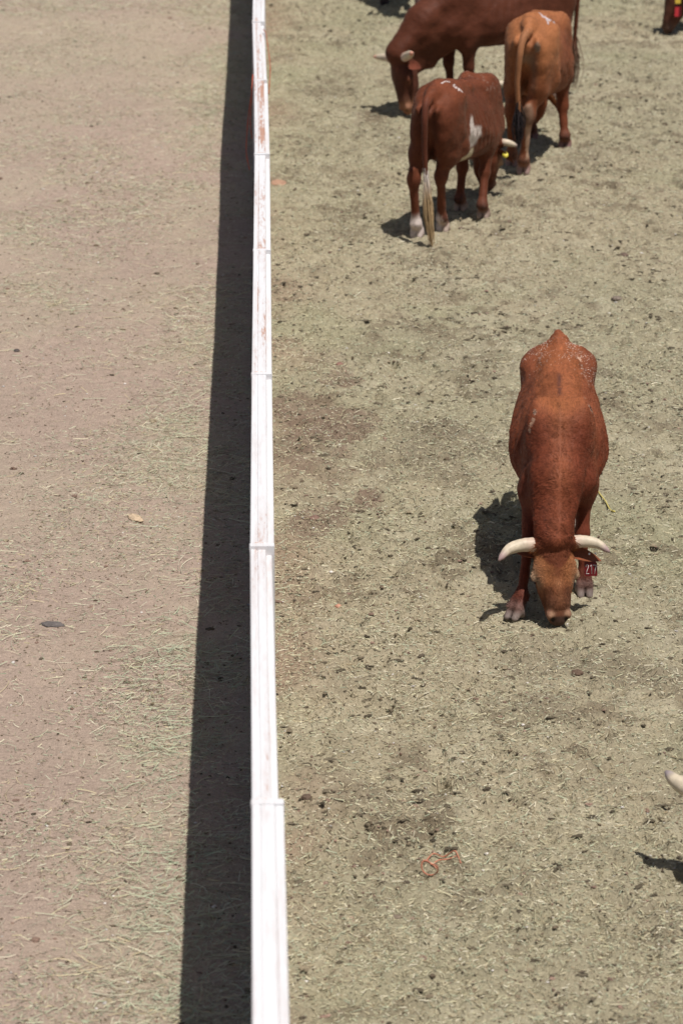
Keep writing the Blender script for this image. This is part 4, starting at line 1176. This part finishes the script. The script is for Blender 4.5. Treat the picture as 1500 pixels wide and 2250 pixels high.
brand_mark(tan_, (-.50, -.105, 1.13), (0, -1, 0), (1, 0, 0), .08, [[(-.8, .8), (-.3, -.2)], [(-.3, .9), (.0, .2), (.3, .9)], [(-.3, .1), (.4, -.3)], [(.6, .4), (.7, .1)], [(.0, -.2), (.3, -.9)]], .0085, (.60, .52, .54))

# --- the big dark steer side on, facing left
U_LOC = (2.215, 27.95, 0); U_S = 1.10; U_HEAD = math.radians(208)
def marks_big(V, C, W, H):
    C = spot(V, C, (.22, .17, 1.05), (.06, .06, .05), (.46, .36, .31), 61, .8, .8)
    C = mix(C, np.array([[.30, .13, .07]]), W['muzzle'] * .8)
    return C
big, *_r = build_steer('biggest dark red steer, side on facing left behind the two rear view steers', U_LOC, U_HEAD, U_S, .0115,
    pal=dict(coat=(.088, .026, .013), face=(.065, .021, .012), hoof=(.22, .16, .13), muzzle=(.34, .17, .10), nostril_rim=(.36, .18, .11), lid=(.12, .04, .02), ear=(.17, .05, .03), horn_tip=(.62, .30, .22)),
    hoof={'RL': (.32, .13), 'RR': (.40, -.12), 'HL': (-.55, .13), 'HR': (-.68, -.12)}, poll=(1.04, .05, .52), muzzle=(1.02, .15, .05), drop=.03, lenx=.98, brisket=1,
    tail=[(-.78, 0, 1.10), (-.835, 0, 1.06), (-.86, .0, .95), (-.85, .0, .7), (-.835, .0, .48), (-.83, .0, .40)],
    switch=dict(n=70, length=.36, c0=(.17, .07, .045), c1=(.24, .16, .11), spread=.03), marks=marks_big, seed=13, horn=[(0, 0, 0), (.09, -.02, .0), (.17, -.03, .02), (.24, -.04, .05)])

# --- a dark head at the far right
far, H, sd, nf, a = build_steer('dark brown steer with red and yellow ear tags grazing at the upper right edge', (5.30, 32.0, 0), math.radians(208), 1.05, .014,
    pal=dict(coat=(.125, .042, .022), face=(.085, .032, .020), poll=(.12, .042, .022), ear=(.20, .08, .04), muzzle=(.16, .10, .07), lid=(.06, .03, .02), nostril_rim=(.12, .07, .05)), poll=(.93, -.02, .50), muzzle=(1.05, -.04, .05), seed=14)
tb = H(.40, .125, .05)
ear_tag(far, (tb + (0, .0, -.01), tb + (-.065, .02, -.01), tb + (.02, .02, -.11)), .003, (.38, .025, .03))
ear_tag(far, (tb + (.0, .0, .09), tb + (-.055, .02, .09), tb + (.01, .01, .02)), .003, (.55, .38, .05))
# --- legs at the top edge
build_steer('dark steer cut off by the top edge, only its lower legs visible', (1.58, 33.80, 0), math.radians(-88), 1.05, .014, hoof={'RL': to_local((1.58, 33.80), math.radians(-88), 1.05, 1.75, 33.03), 'RR': to_local((1.58, 33.80), math.radians(-88), 1.05, 1.385, 33.55)},
    pal=dict(coat=(.055, .026, .020), hoof=(.04, .03, .03), fetlock=(.10, .06, .05)), poll=(1.10, .05, .98), muzzle=(1.28, .08, .60), seed=15)
# --- the one outside the right edge, a horn in the picture
build_steer('steer outside the right edge, one white horn with grey tip in view', (2.605, 11.800, 0), math.atan2(-.70, -.72), .96, .012,
    pal=dict(coat=(.20, .06, .028), horn_tip=(.30, .25, .26)), poll=(.95, 0, .42), muzzle=(1.09, 0, .05), seed=16, hornlen=(1, 1.35), horn=[(0, 0, 0), (.10, -.015, .01), (.18, -.028, .02), (.235, -.048, .02)])
